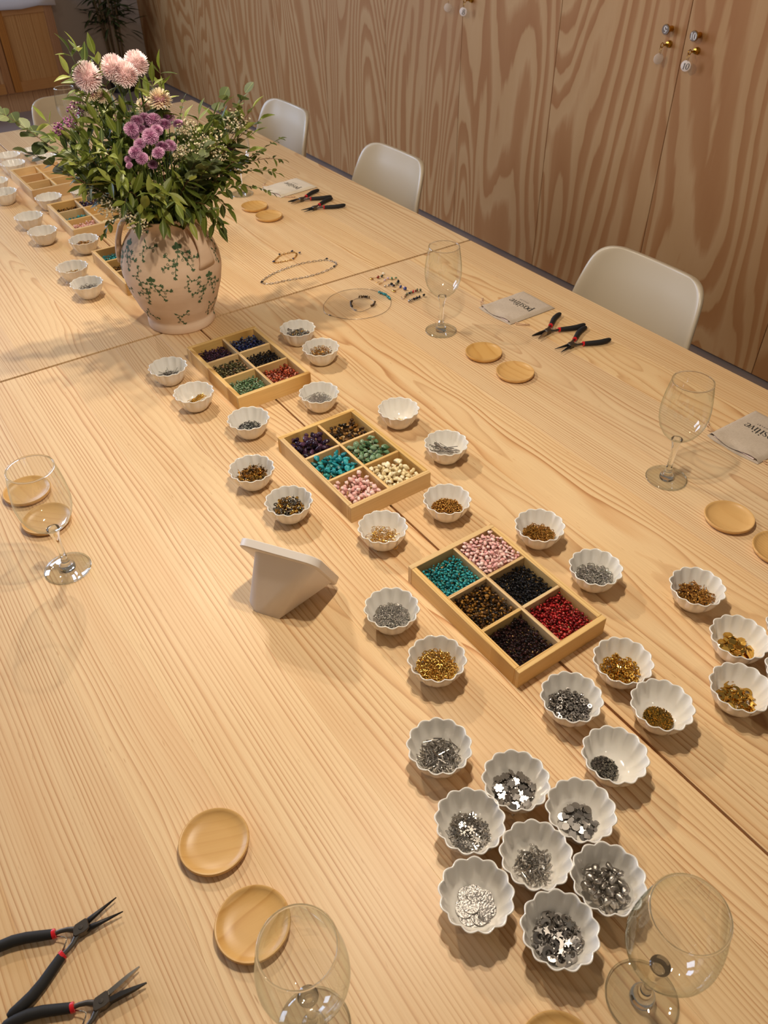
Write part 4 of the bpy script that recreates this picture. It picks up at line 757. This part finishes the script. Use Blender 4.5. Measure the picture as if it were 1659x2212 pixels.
for s, a in ((1, math.radians(-66)), (-1, math.radians(152))):
    cs_, sn_ = math.cos(a), math.sin(a); P = []
    for r, z in ((.060, .226), (.070, .231), (.080, .229), (.0885, .219), (.0950, .204), (.1000, .190), (.1030, .176), (.1045, .162), (.1030, .150)): P.append((r*cs_, r*sn_, z))
    mb = MB(); R = []; Q = [Vector(p) for p in P]
    for k, p in enumerate(Q):
        d = (Q[min(k+1, 8)] - Q[max(k-1, 0)]).normalized(); sd = Vector((-sn_, cs_, 0)); nn = d.cross(sd)
        w = (.016, .0145, .0135, .013, .0135, .0145, .0165, .020, .024)[k]; th = .0058
        R.append([p + sd*(w*math.copysign(abs(math.cos(q))**.8, math.cos(q))) + nn*(th*math.sin(q)) for q in [2*PI*i/16 for i in range(16)]])
    mb.rings(R).build('handle', M_CLAY, vase, True)
rg = random.Random(5); sp = MB()
def vpt(a, z, off=.00035): r = (vrad(z) + off)*(1 + .006*math.sin(a*2 + z*20)); return (r*math.cos(a), r*math.sin(a), z)
class Motif:
    def __init__(s, a0, z0, sc, rot): s.a0, s.z0, s.sc, s.rot = a0, z0, sc, rot
    def p(s, x, y):
        c, n_ = math.cos(s.rot), math.sin(s.rot); X = (x*c - y*n_)*s.sc; Y = (x*n_ + y*c)*s.sc; z = min(.236, max(.001, s.z0 + Y*.97)); return vpt(s.a0 + X/vrad(min(.21, max(.02, z))), z)
    def ribbon(s, pts, w):
        b = len(sp.v)
        for k, (x, y) in enumerate(pts):
            q, r_ = pts[max(0, k-1)], pts[min(len(pts)-1, k+1)]; d = Vector((r_[0]-q[0], r_[1]-q[1])).normalized(); sp.v.append(s.p(x - d.y*w, y + d.x*w)); sp.v.append(s.p(x + d.y*w, y - d.x*w))
        for k in range(len(pts)-1): sp.f.append((b+2*k, b+2*k+1, b+2*k+3, b+2*k+2))
    def leaf(s, x, y, a, L, w):
        c, n_ = math.cos(a), math.sin(a); b = len(sp.v)
        for t, q in ((0, 0), (.3, .8), (.6, 1), (.85, .6), (1, 0), (.85, -.6), (.6, -1), (.3, -.8)): X, Y = t*L, q*w; sp.v.append(s.p(x + X*c - Y*n_, y + X*n_ + Y*c))
        sp.f.append(tuple(b + i for i in range(8)))
    def flower(s, x, y, r):
        b = len(sp.v); n_ = 12
        for i in range(n_):
            for q in (.62, 1.0): k = q*(1 + .22*math.cos(5*2*PI*i/n_)); sp.v.append(s.p(x + r*k*math.cos(2*PI*i/n_), y + r*k*math.sin(2*PI*i/n_)))
        for i in range(n_): j = (i+1) % n_; sp.f.append((b+2*i, b+2*i+1, b+2*j+1, b+2*j))
    def spray(s, pts, n_, L):
        s.ribbon(pts, .00055)
        for k in range(n_):
            t = (k + .6)/n_*(len(pts)-1); i = min(len(pts)-2, int(t)); f = t-i; x = pts[i][0]*(1-f) + pts[i+1][0]*f; y = pts[i][1]*(1-f) + pts[i+1][1]*f
            a = math.atan2(pts[i+1][1]-pts[i][1], pts[i+1][0]-pts[i][0]); sd = 1 if k % 2 else -1
            if k % 3 == 2: s.ribbon([(x, y), (x + .004*math.cos(a+sd*.9), y + .004*math.sin(a+sd*.9))], .0003); s.flower(x + .006*math.cos(a+sd*.9), y + .006*math.sin(a+sd*.9), .0021)
            else:
                for da in (.55, .95): s.leaf(x, y, a + sd*da, L*rg.uniform(.75, 1.05), L*.19)
        x, y = pts[-1]; a = math.atan2(pts[-1][1]-pts[-2][1], pts[-1][0]-pts[-2][0])
        for da in (-.7, 0, .7): s.leaf(x, y, a+da, L*.9, L*.2)
def cv(p0, p1, p2, n_=8): return [((1-t)**2*p0[0] + 2*t*(1-t)*p1[0] + t*t*p2[0], (1-t)**2*p0[1] + 2*t*(1-t)*p1[1] + t*t*p2[1]) for t in [i/n_ for i in range(n_+1)]]
def big(a, z, sc=1.0, rot=0.0):
    s = Motif(a, z, sc, rot)
    for da in (-.25, .9, 2.2): s.leaf(0, 0, math.radians(90) + (da-.95)*.95, .0095, .0034)
    s.spray(cv((0, 0), (-.004, -.012), (-.010, -.022)), 4, .0058); s.spray(cv((-.010, -.022), (-.016, -.034), (-.018, -.046)), 5, .0058); s.spray(cv((-.010, -.022), (-.022, -.026), (-.034, -.028)), 6, .0055); s.spray(cv((-.010, -.022), (-.018, -.016), (-.024, -.010)), 3, .0062)
    s.spray(cv((0, 0), (.006, -.018), (.016, -.038)), 7, .0055); s.spray(cv((.004, -.014), (.016, -.022), (.030, -.020)), 5, .0062); s.spray(cv((.001, -.003), (.008, -.009), (.016, -.010)), 2, .0062)
def small(a, z, sc=1.0, rot=0.0):
    s = Motif(a, z, sc, rot); s.ribbon(cv((-.004, .016), (.0, .010), (.0, .006)), .0004); s.leaf(-.001, .009, 2.1, .007, .0016)
    s.spray(cv((0, .006), (-.010, -.002), (-.004, -.016)), 5, .0050); s.spray(cv((0, .006), (.006, -.002), (.018, .004)), 4, .0050)
D_ = math.radians
for a, z in ((-97, .196), (-136, .138), (-66, .128), (-178, .196), (150, .13), (20, .2), (60, .14), (100, .2), (-20, .07)): big(D_(a), z, 1.16, rg.uniform(-.12, .12))
for a, z, r_ in ((-142, .196, .1), (-152, .142, 1.3), (-92, .128, 0), (-110, .045, .5), (-160, .050, -.6), (-42, .160, .3), (-60, .05, .2), (178, .10, .2), (-30, .2, 0), (30, .1, 0), (120, .06, 0)): small(D_(a), z, 1.15, r_)
sp.build('printed_sprigs', M_SPRIG, vase)
# ---------------------------------------------------------------- bouquet
def leafmat(name, cols, rough=.45):
    k = NT(name); c = k.ramp(k.n('ObjectInfo').outputs[5], [(i/len(cols), q) for i, q in enumerate(cols)], 'CONSTANT')
    o = k.n('TexCoord').outputs[3]; x, y, z = k.xyz(o); mid = k.math('LESS_THAN', k.math('ABSOLUTE', y), .018); c2 = k.mix(k.math('MULTIPLY', mid, .5), c, lin(150, 160, 90))
    k.P(Base_Color=c2, Roughness=rough, Specular_IOR_Level=.4); tl = k.n('BsdfTranslucent', i0=c2); mx_ = k.n('MixShader', i0=.28)
    k.t.links.new(k.b.outputs[0], mx_.inputs[1]); k.t.links.new(tl.outputs[0], mx_.inputs[2]); k.t.links.new(mx_.outputs[0], k.t.nodes['Material Output'].inputs[0]); return k.m
M_LEAF = leafmat('olive_leaf', [lin(104, 116, 42), lin(128, 138, 58), lin(84, 98, 38), lin(150, 156, 74), lin(66, 80, 34)]); M_EUC = leafmat('eucalyptus_leaf', [lin(88, 98, 54), lin(110, 118, 70), lin(76, 86, 46)], .55); M_FINE = leafmat('small_leaf', [lin(84, 98, 36), lin(104, 112, 44), lin(70, 80, 32)])
M_TWIG = plain('brown_twig', lin(96, 60, 34), .7); M_STEM = plain('green_stem', lin(82, 98, 40), .6)
def leaf_mesh(name, shape, mat, curl=.18, fold=.10):
    n = len(shape); mb = MB(); R = []
    for i, (t, w) in enumerate(shape): R.append([(t, w*s, fold*w*abs(s)*2.2 - curl*t*t) for s in (-1, -.5, 0, .5, 1)])
    me = mb.rings(R, False, (False, False)).mesh(name, True); me.materials.append(mat); return me
LANC = [(0, .012), (.08, .05), (.22, .13), (.42, .185), (.62, .165), (.80, .10), (.93, .04), (1, .004)]
OVAL = [(0, .012), (.08, .09), (.25, .19), (.5, .24), (.75, .19), (.92, .10), (1, .01)]
ROUND = [(0, .02), (.06, .18), (.2, .36), (.42, .46), (.66, .44), (.86, .28), (.97, .10), (1, .01)]
LM = {'A': [leaf_mesh('leaf', LANC, M_LEAF, c, f) for c, f in ((.18, .12), (.30, .2), (.05, .25), (-.12, .15))], 'E': [leaf_mesh('leaf', ROUND, M_EUC, c, f) for c, f in ((.1, .05), (.22, .1))], 'F': [leaf_mesh('leaf', OVAL, M_FINE, c, f) for c, f in ((.15, .1), (.3, .15))]}
MOUTH = Vector((VX, VY, T + .205)); BR_ = random.Random(11)
def basepos(tip):
    d = Vector((tip.x-MOUTH.x, tip.y-MOUTH.y, 0)); L = min(.045, d.length*.45); a = BR_.uniform(-.5, .5)
    return MOUTH + (Matrix.Rotation(a, 3, 'Z') @ d.normalized())*L*BR_.uniform(.4, 1) + Vector((0, 0, BR_.uniform(-.012, .0)))
def bez(p0, p1, p2, n_): return [p0*(1-t)**2 + p1*2*t*(1-t) + p2*t*t for t in [i/n_ for i in range(n_+1)]]
def branch(tip, kind, label, group):
    tip = Vector(tip) + Vector((0, 0, T)); b = basepos(tip); low = tip.z < T + .33
    mid = b.lerp(tip, .5) + Vector((0, 0, (.085 if low else .03) + BR_.uniform(0, .02))); d0 = tip - b
    r = thing({'A': 'leafy_branch', 'E': 'eucalyptus_branch', 'F': 'fine_leaf_branch'}[kind], b, label, 'branch', 0, group)
    P = bez(Vector((0, 0, 0)), mid - b, d0, 24); ns = len(P)
    MB().tube(P[::2] + ([P[-1]] if len(P[::2])*2-1 != ns else []), [.0013 - .0009*i/12 for i in range(13)], 5).build('stem', M_TWIG if kind == 'E' or BR_.random() < .5 else M_STEM, r, True)
    L, step = {'A': (.046, .0165), 'E': (.034, .019), 'F': (.021, .0105)}[kind]
    tot = sum((P[i+1]-P[i]).length for i in range(ns-1)); s = max(tot*.25, tot - .20 if kind != 'A' else tot - .16); k = 0; acc = 0; nxt = s
    for i in range(ns-1):
        seg = (P[i+1]-P[i]); sl = seg.length
        while nxt <= acc + sl and nxt < tot:
            p = P[i] + seg*((nxt-acc)/sl); tg = seg.normalized(); side = tg.cross(Vector((0, 0, 1))); side = side.normalized() if side.length > .05 else Vector((1, 0, 0))
            side = Quaternion(tg, BR_.uniform(-.7, .7) + (0 if kind != 'A' else k*.35)) @ side
            for sg in ((1, -1) if kind != 'F' else (1, -1)):
                if BR_.random() < .06: continue
                put_leaf(r, kind, p, (tg*BR_.uniform(.35, .75) + side*sg*BR_.uniform(.7, 1.0) + Vector((0, 0, BR_.uniform(-.25, .18)))).normalized(), tg, L*(BR_.uniform(.75, 1.15))*(1 - .35*max(0, (nxt/tot-.7)/.3)))
            nxt += step*BR_.uniform(.85, 1.2)*(1.25 if kind == 'A' else 1); k += 1
        acc += sl
    put_leaf(r, kind, P[-1], (P[-1]-P[-2]).normalized(), (P[-1]-P[-2]).normalized(), L*.75)
    return r
def put_leaf(r, kind, p, dr, tg, L):
    up = Vector((BR_.uniform(-.5, .5), BR_.uniform(-.5, .5) - .15, 1)); y = up.cross(dr); y = y.normalized() if y.length > .02 else Vector((0, 1, 0)); z = dr.cross(y)
    o = bpy.data.objects.new('leaf', BR_.choice(LM[kind])); COL.objects.link(o); o.parent = r; o.rotation_mode = 'QUATERNION'
    o.rotation_quaternion = Matrix((dr, y, z)).transposed().to_quaternion(); o.location = p; o.scale = (L, L*BR_.uniform(.85, 1.15), L)
TIPA = [(-0.115,0.054,0.543),(-0.104,0.039,0.545),(-0.076,0.040,0.536),(-0.132,0.028,0.514),(0.000,-0.019,0.491),(0.023,-0.006,0.507),(-0.176,0.096,0.429),(-0.188,0.047,0.411),(-0.169,0.030,0.375),(-0.171,0.095,0.373),(-0.184,0.014,0.353),(-0.157,0.026,0.328),(-0.126,-0.070,0.404),(-0.127,-0.048,0.423),(-0.087,-0.020,0.421),(-0.136,0.019,0.413),(0.077,-0.025,0.424),(0.105,-0.024,0.416),(0.144,0.015,0.418),(0.161,-0.023,0.381),(0.207,-0.018,0.394),(0.200,-0.005,0.414),(0.156,-0.053,0.350),(0.054,-0.091,0.236),(0.091,-0.062,0.256),(0.053,-0.091,0.259),(-0.013,-0.120,0.269),(-0.067,-0.123,0.286),(-0.104,-0.099,0.283),(-0.039,-0.133,0.313),(-0.118,-0.083,0.316),(-0.071,-0.111,0.331),(-0.130,-0.068,0.352),(0.006,-0.106,0.339),(-0.117,-0.073,0.379),(-0.147,-0.020,0.388),(-0.022,0.010,0.460),(-0.074,0.018,0.455),(-0.035,0.046,0.459),(-0.105,0.018,0.436),(-0.134,0.039,0.428),(0.069,-0.054,0.399),(0.095,-0.053,0.377),(0.138,-0.036,0.375),(0.195,-0.003,0.367),(-0.060,0.108,0.451),(0.025,0.089,0.447),(0.084,0.068,0.395),(0.152,0.065,0.377),(-0.143,0.138,0.375),(-0.032,0.130,0.418),
  (-.05,-.09,.27),(-.06,-.01,.445),(-.15,.05,.40),(.12,-.02,.405),(.17,.0,.42),(-.16,-.01,.42),(.02,.0,.46)]
def zone(p):
    x, y, z = p; u = x*.82 - y*.57; f = -(x*.33 + y*.94)      # to the viewer's right, towards the viewer
    if z > .48: return 'high at the top left of the bouquet' if u < -.06 else 'at the top beside the pink pompoms'
    if u < -.135: return 'at the far left of the bouquet'
    if u > .12: return 'at the far right of the bouquet'
    if z < .29: return 'drooping low over the vase rim'
    if z < .365: return 'in the lower front of the bouquet, ' + ('left' if u < -.02 else 'right') + ' side'
    if f < -.03: return 'at the back of the bouquet'
    return 'in the upper ' + ('left' if u < -.03 else 'right') + ' part of the bouquet'
for p in TIPA: branch(p, 'A', 'leafy branch with pointed leaves, ' + zone(p), 'leafy branches ' + zone(p))
for p, w in (((-0.244,0.120,0.448), 'reaching past the left edge of the photo'), ((0.186,-0.011,0.446), 'highest on the right of the bouquet'), ((0.134,-0.014,0.442), 'in the right half of the bouquet, second highest'), ((0.046,-0.110,0.391), 'just right of the purple flowers'), ((0.051,-0.122,0.368), 'low front right of the bouquet'), ((-0.226,0.093,0.383), 'low on the left of the bouquet')):
    branch(p, 'E', 'eucalyptus branch with round leaves, ' + w, 'eucalyptus branches in the vase')
for p in [(0.244,-0.031,0.315),(0.252,-0.013,0.350),(0.183,-0.084,0.275),(0.214,-0.063,0.301),(0.064,0.011,0.444),(0.062,-0.094,0.235),(0.084,-0.081,0.268),(-0.152,-0.018,0.247),(0.191,-0.034,0.339)]:
    branch(p, 'F', 'thin branch with small oval leaves trailing from the vase', 'small-leaved branches in the vase')
def petalmat(name, stops, rough=.6):
    k = NT(name); c = k.ramp(k.n('Attribute', attribute_name='rnd').outputs[2], stops); k.P(Base_Color=c, Roughness=rough, Subsurface_Weight=.1, Subsurface_Radius=(.003, .002, .002)); return k.m
M_POM = petalmat('pink_petal', [(0, lin(228, 190, 188)), (.5, lin(242, 218, 216)), (1, lin(248, 238, 234))]); M_MUM = petalmat('purple_petal', [(0, lin(120, 54, 92)), (.4, lin(172, 104, 146)), (1, lin(222, 184, 206))]); M_CRM = petalmat('cream_petal', [(0, lin(176, 120, 130)), (.3, lin(230, 206, 170)), (1, lin(244, 232, 204))])
def head(name, mat, seed, n_, zmin, flat, L, w, outw):
    rg_ = np.random.default_rng(seed); VV = []; FF = []; RR = []; ga = PI*(3-5**.5)
    for i in range(n_):
        z = 1 - (1-zmin)*(i+.5)/n_; r = math.sqrt(max(0, 1-z*z)); a = i*ga; d = Vector((r*math.cos(a), r*math.sin(a), z)); tdir = Vector((z*math.cos(a), z*math.sin(a), -r)); sd = d.cross(tdir).normalized()
        f = (d + tdir*(-outw) + Vector(rg_.normal(size=3))*.10).normalized(); b = d*.62; l = L*rg_.uniform(.85, 1.15); b0 = len(VV)
        for t, ww in ((0, .6), (.6, 1.0), (1.0, .55)):
            c_ = b + f*(l*t) + d*(.05*t*t)
            for s in (-1, 1): q = c_ + sd*(w*ww*s); VV.append((q.x, q.y, q.z*flat)); RR.append(min(1, max(0, t*.75 + .25*(1-r) + rg_.uniform(-.1, .1))))
        for k in (0, 2): FF.append((b0+k, b0+k+1, b0+k+3, b0+k+2))
    V, F = ico(1); b0 = len(VV)
    for v in V: VV.append((v[0]*.62, v[1]*.62, v[2]*.62*flat)); RR.append(0.0)
    FF2 = [(f[0]+b0, f[1]+b0, f[2]+b0, f[2]+b0) for f in F]
    me = bpy.data.meshes.new(name); me.from_pydata(VV, [], FF + [f[:3] for f in FF2]); me.update(); at = me.attributes.new('rnd', 'FLOAT', 'POINT'); at.data.foreach_set('value', np.array(RR, np.float32))
    me.polygons.foreach_set('use_smooth', [True]*len(me.polygons)); me.materials.append(mat); return me
POMH = [head('flower_head', M_POM, s, 420, -.82, 1.0, .42, .055, .25) for s in (1, 2)]; MUMH = [head('flower_head', M_MUM, 3+s, 230, -.35, .72, .50, .060, -.1) for s in range(3)]; CRMH = [head('flower_head', M_CRM, 9, 170, -.5, .9, .50, .085, -.05)]
def flower(name, p, r, heads, label, group=None, tilt=.35, sr=.0013):
    tip = Vector(p[:3]) + Vector((0, 0, T)); b = basepos(tip); t = thing(name, b, label, 'flower', 0, group)
    P = bez(Vector((0, 0, 0)), (tip-b)*.5 + Vector((0, 0, .03)), tip-b, 10); MB().tube(P, sr, 6).build('stem', M_STEM, t, True)
    h = bpy.data.objects.new('flower_head', BR_.choice(heads)); COL.objects.link(h); h.parent = t; h.location = tip-b; h.scale = (r, r, r); h.rotation_mode = 'QUATERNION'
    out = Vector((tip.x-MOUTH.x, tip.y-MOUTH.y, 0)); q = Vector((0, 0, 1)).rotation_difference((Vector((0, 0, 1)) + out*4*tilt + Vector((-.1, -.28, 0)) + Vector((BR_.uniform(-.3, .3), BR_.uniform(-.3, .3), 0))).normalized()); h.rotation_quaternion = q @ Quaternion((0, 0, 1), BR_.uniform(0, 6)); return t
for p, w in (((-0.101,0.030,0.505,0.0240), 'leftmost and largest of four'), ((-0.052,0.024,0.514,0.0215), 'second from the left of four'), ((-0.010,0.022,0.516,0.0210), 'rightmost and highest of four'), ((-0.039,0.006,0.505,0.0210), 'lowest of four')):
    flower('pompom_flower', p, p[3], POMH, 'pale pink pompom flower atop the bouquet, ' + w, 'pink pompom flowers', .1, .0018)
for p, w in (((0.007,-0.021,0.461,0.0195), 'single cream chrysanthemum with a mauve underside above the purple flowers'), ((-0.097,0.036,0.475,0.013), 'cream daisy-like flower under the leftmost pink pompom, left one'), ((-0.081,0.031,0.470,0.013), 'cream daisy-like flower under the leftmost pink pompom, right one'), ((-0.006,0.036,0.443,0.012), 'cream flower seen from behind, left of the single cream chrysanthemum')):
    flower('cream_flower', p, p[3], CRMH, w, None, .1)
for p in [(-0.045,-0.024,0.434,0.0115),(-0.024,-0.010,0.432,0.012),(-0.017,-0.034,0.433,0.014),(0.000,-0.040,0.424,0.012),(-0.060,-0.030,0.424,0.013),(-0.037,-0.059,0.414,0.0145),(-0.021,-0.054,0.421,0.011),(-0.042,-0.025,0.421,0.01),(-0.057,-0.052,0.403,0.011),(-0.070,-0.058,0.392,0.0125),(-0.065,-0.070,0.383,0.0115),(-0.036,-0.081,0.390,0.0115),(-0.020,-0.065,0.394,0.0125),(-0.003,-0.061,0.393,0.011),(-0.082,-0.043,0.378,0.007),(-0.085,-0.052,0.370,0.0065),(-0.027,-0.020,0.417,0.01),(-0.057,-0.031,0.413,0.009),(0.024,-0.006,0.425,0.011),(0.038,-0.011,0.413,0.01),(-0.039,-0.048,0.362,0.009),(0.147,0.003,0.342,0.01)]:
    zl = 'alone at the right of the bouquet' if p[0] > .1 else 'small one at the left under the purple cluster' if p[3] < .0075 else 'in the lower purple pair of clumps' if p[2] < .405 else 'behind at the right of the purple cluster' if p[0] > .02 else 'in the upper purple cluster'
    flower('button_chrysanthemum', p, p[3]*.92, MUMH, 'purple button chrysanthemum ' + zl, 'purple button chrysanthemums ' + zl, .5, .0011)
M_GYP = palette('white_blossom', [lin(226, 212, 178), lin(236, 226, 200), lin(214, 196, 158)], .7, 0, True); M_STAT = palette('statice_blossom', [lin(150, 80, 130), lin(172, 104, 150), lin(120, 60, 104)], .7, 0, True); M_GSTEM = plain('thin_stem', lin(110, 118, 66), .6)
BLOS = [nugget(600+i, 1, .4, 1, 1, .8) for i in range(3)]
def sprig(p, r, mat, n_, br, name, label, cat):
    tip = Vector(p) + Vector((0, 0, T)); b = basepos(tip); t = thing(name, b, label, cat); tp = tip-b; mb = MB(); mb.tube(bez(Vector((0, 0, 0)), tp*.5 + Vector((0, 0, .03)), tp*.93, 8), .0008, 5); po = []
    for i in range(n_):
        d = Vector((BR_.gauss(0, 1), BR_.gauss(0, 1), BR_.gauss(0, .8))).normalized()*r*BR_.uniform(.25, 1.05)**.6; q = tp + d
        if i % 2 == 0: mb.tube([tp*.90 + d*.12, tp*.94 + d*.6, q], .0003, 3)
        po.append((q, rq(BR_, 1), (br*BR_.uniform(.7, 1.2),)*3))
    mb.build('stem', M_GSTEM, t, True); scatter_mesh('blossoms', BLOS, po, mat, t, (0, 0, 0), True, 3)['kind'] = 'stuff'
for p, r, w in (((-0.104,0.049,0.465), .032, 'left of the cream daisies at the top left'), ((-0.038,0.047,0.492), .020, 'between the pink pompoms'), ((-0.004,0.036,0.439), .020, 'behind the single cream chrysanthemum'), ((0.041,-0.044,0.411), .020, 'right of the purple flowers, upper'), ((0.049,-0.058,0.380), .026, 'right of the purple flowers, lower'), ((0.084,-0.049,0.387), .026, 'in the middle of the right half'), ((0.156,-0.021,0.401), .026, 'dense one under the highest eucalyptus leaf on the right'), ((-0.130,0.059,0.318), .030, 'hanging over the far tray at the left'), ((-0.124,-0.050,0.294), .026, 'at the lower left over the vase handle'), ((-0.103,-0.078,0.272), .020, 'lowest, at the vase rim'), ((-0.129,0.016,0.290), .024, 'left above the vase handle'), ((0.097,-0.043,0.358), .020, 'low in the right half'), ((0.012,-0.055,0.376), .016, 'between the purple flowers')):
    sprig(p, r, M_GYP, 75, .0026, 'gypsophila_sprig', 'sprig of tiny white gypsophila, ' + w, 'flower')
for p, r, w in (((-0.126,0.057,0.453), .017, 'upper'), ((-0.145,0.054,0.433), .013, 'middle'), ((-0.166,0.061,0.421), .012, 'lowest left')):
    sprig(p, r, M_STAT, 60, .0026, 'statice_sprig', 'sprig of dusty purple statice at the left of the bouquet, ' + w, 'flower')
# ---------------------------------------------------------------- chairs
M_SHELL = plain('cream_shell', lin(190, 175, 150), .32); M_CUSH = plain('cream_pad', lin(214, 200, 178), .6); M_CLEG = pine('beech_leg', lin(206, 168, 120), lin(190, 148, 100), lin(150, 108, 66), axis=2)
def chair_proto():
    t = thing('shell_chair', (0, 0, 0), 'chair', 'chair')          # faces local +y; back at local -y
    prof = [(.235, .432, .17), (.20, .446, .205), (.10, .436, .225), (.0, .430, .232), (-.10, .436, .232), (-.165, .462, .228), (-.195, .52, .222), (-.213, .60, .216), (-.232, .68, .211), (-.246, .745, .200), (-.255, .785, .190), (-.259, .806, .174), (-.261, .818, .150), (-.262, .823, .115)]
    R = []
    for k, (y, z, hw) in enumerate(prof):
        row = []
        for i in range(13):
            s = -1 + 2*i/12; bk = max(0, min(1, (z-.46)/.2)); x = s*hw*.94
            q = x/.21; row.append((x, y + bk*.050*q**4 + bk*.026*q*q, z - .040*bk + (1-bk)*.030*s*s + .016*bk*(abs(q)**2.5 - .5)*max(0, (z-.7)/.12)))
        R.append(row)
    o = MB().rings(R, False, (False, False)).build('shell', M_SHELL, t, True)
    m_ = o.modifiers.new('thick', 'SOLIDIFY'); m_.thickness = .018; m_.offset = -1; m2 = o.modifiers.new('sub', 'SUBSURF'); m2.levels = 1; m2.render_levels = 2
    MB().rings([[(r*1.05*math.copysign(abs(math.cos(a))**.6, math.cos(a)), r*math.copysign(abs(math.sin(a))**.6, math.sin(a)) + .02, z) for a in [2*PI*i/32 for i in range(32)]] for r, z in ((.17, .452), (.185, .462), (.18, .478), (.15, .486))]).build('seat_cushion', M_CUSH, t, True)
    for sx in (-1, 1):
        for sy in (-1, 1): MB().tube([(sx*.13, sy*.12, .425), (sx*.20, sy*.19, 0)], [.019, .011], 12).build('leg', M_CLEG, t, True)
    return t
CH = [(.795, -.425, 90, 'cream shell chair nearest the viewer, at the right side of the table'), (.795, .655, 90, 'cream shell chair in the middle of the right side of the table'), (.795, 1.375, 90, 'cream shell chair farthest along the right side, beside the bouquet'), (.395, 1.83, 180, 'cream shell chair at the far end of the table behind a wine glass')]
proto = None
for (x, y, rz, lab) in CH:
    if proto is None: proto = chair_proto(); o = proto
    else: o = copy_tree(proto)
    o.location = (x, y, 0); o.rotation_euler = (0, 0, math.radians(rz)); tag(o, lab, 'chair', 'cream shell chairs')
# ---------------------------------------------------------------- potted bamboo in the corner
pb = thing('potted_bamboo', (1.69, 5.38, 0), 'dark leafy bamboo plant in a black pot in the far corner', 'plant')
MB().lathe([(.085, 0), (.11, .18), (.118, .20), (.112, .205), (.100, .19), (.002, .185)], 32).build('pot', plain('black_pot', lin(34, 30, 30), .5), pb, True, 40)
M_CANE = plain('bamboo_cane', lin(104, 84, 52), .5); M_BLEAF = leafmat('bamboo_leaf', [lin(42, 50, 24), lin(54, 60, 30), lin(34, 40, 20)]); BLM = leaf_mesh('leaf', [(0, .015), (.15, .10), (.4, .13), (.7, .085), (1, .005)], M_BLEAF, .12, .1); rg = random.Random(3)
for i in range(8):
    a = i*.8; b = Vector((.05*math.cos(a), .05*math.sin(a), .18)); e = Vector((.12*math.cos(a)+rg.uniform(-.04, .04), .08*math.sin(a), 1.25 + rg.uniform(-.2, .3))); P = [b.lerp(e, q/10) for q in range(11)]
    MB().tube(P, [.009 if k % 2 else .0075 for k in range(11)], 8).build('cane', M_CANE, pb, True)
    for q in range(46):
        p = b.lerp(e, rg.uniform(.22, 1.0)); yaw = rg.uniform(0, 6.28); dr = Vector((math.cos(yaw), math.sin(yaw)*.8 - .25, rg.uniform(-.5, .5))).normalized(); off = dr*rg.uniform(.02, .13)
        y_ = Vector((rg.uniform(-.4, .4), rg.uniform(-.4, .4), 1)).cross(dr).normalized(); o = bpy.data.objects.new('leaf', BLM); COL.objects.link(o); o.parent = pb; o.rotation_mode = 'QUATERNION'; o.rotation_quaternion = Matrix((dr, y_, dr.cross(y_))).transposed().to_quaternion()
        L = rg.uniform(.08, .13); o.location = p + off; o.scale = (L, L, L)
bpy.context.view_layer.update()
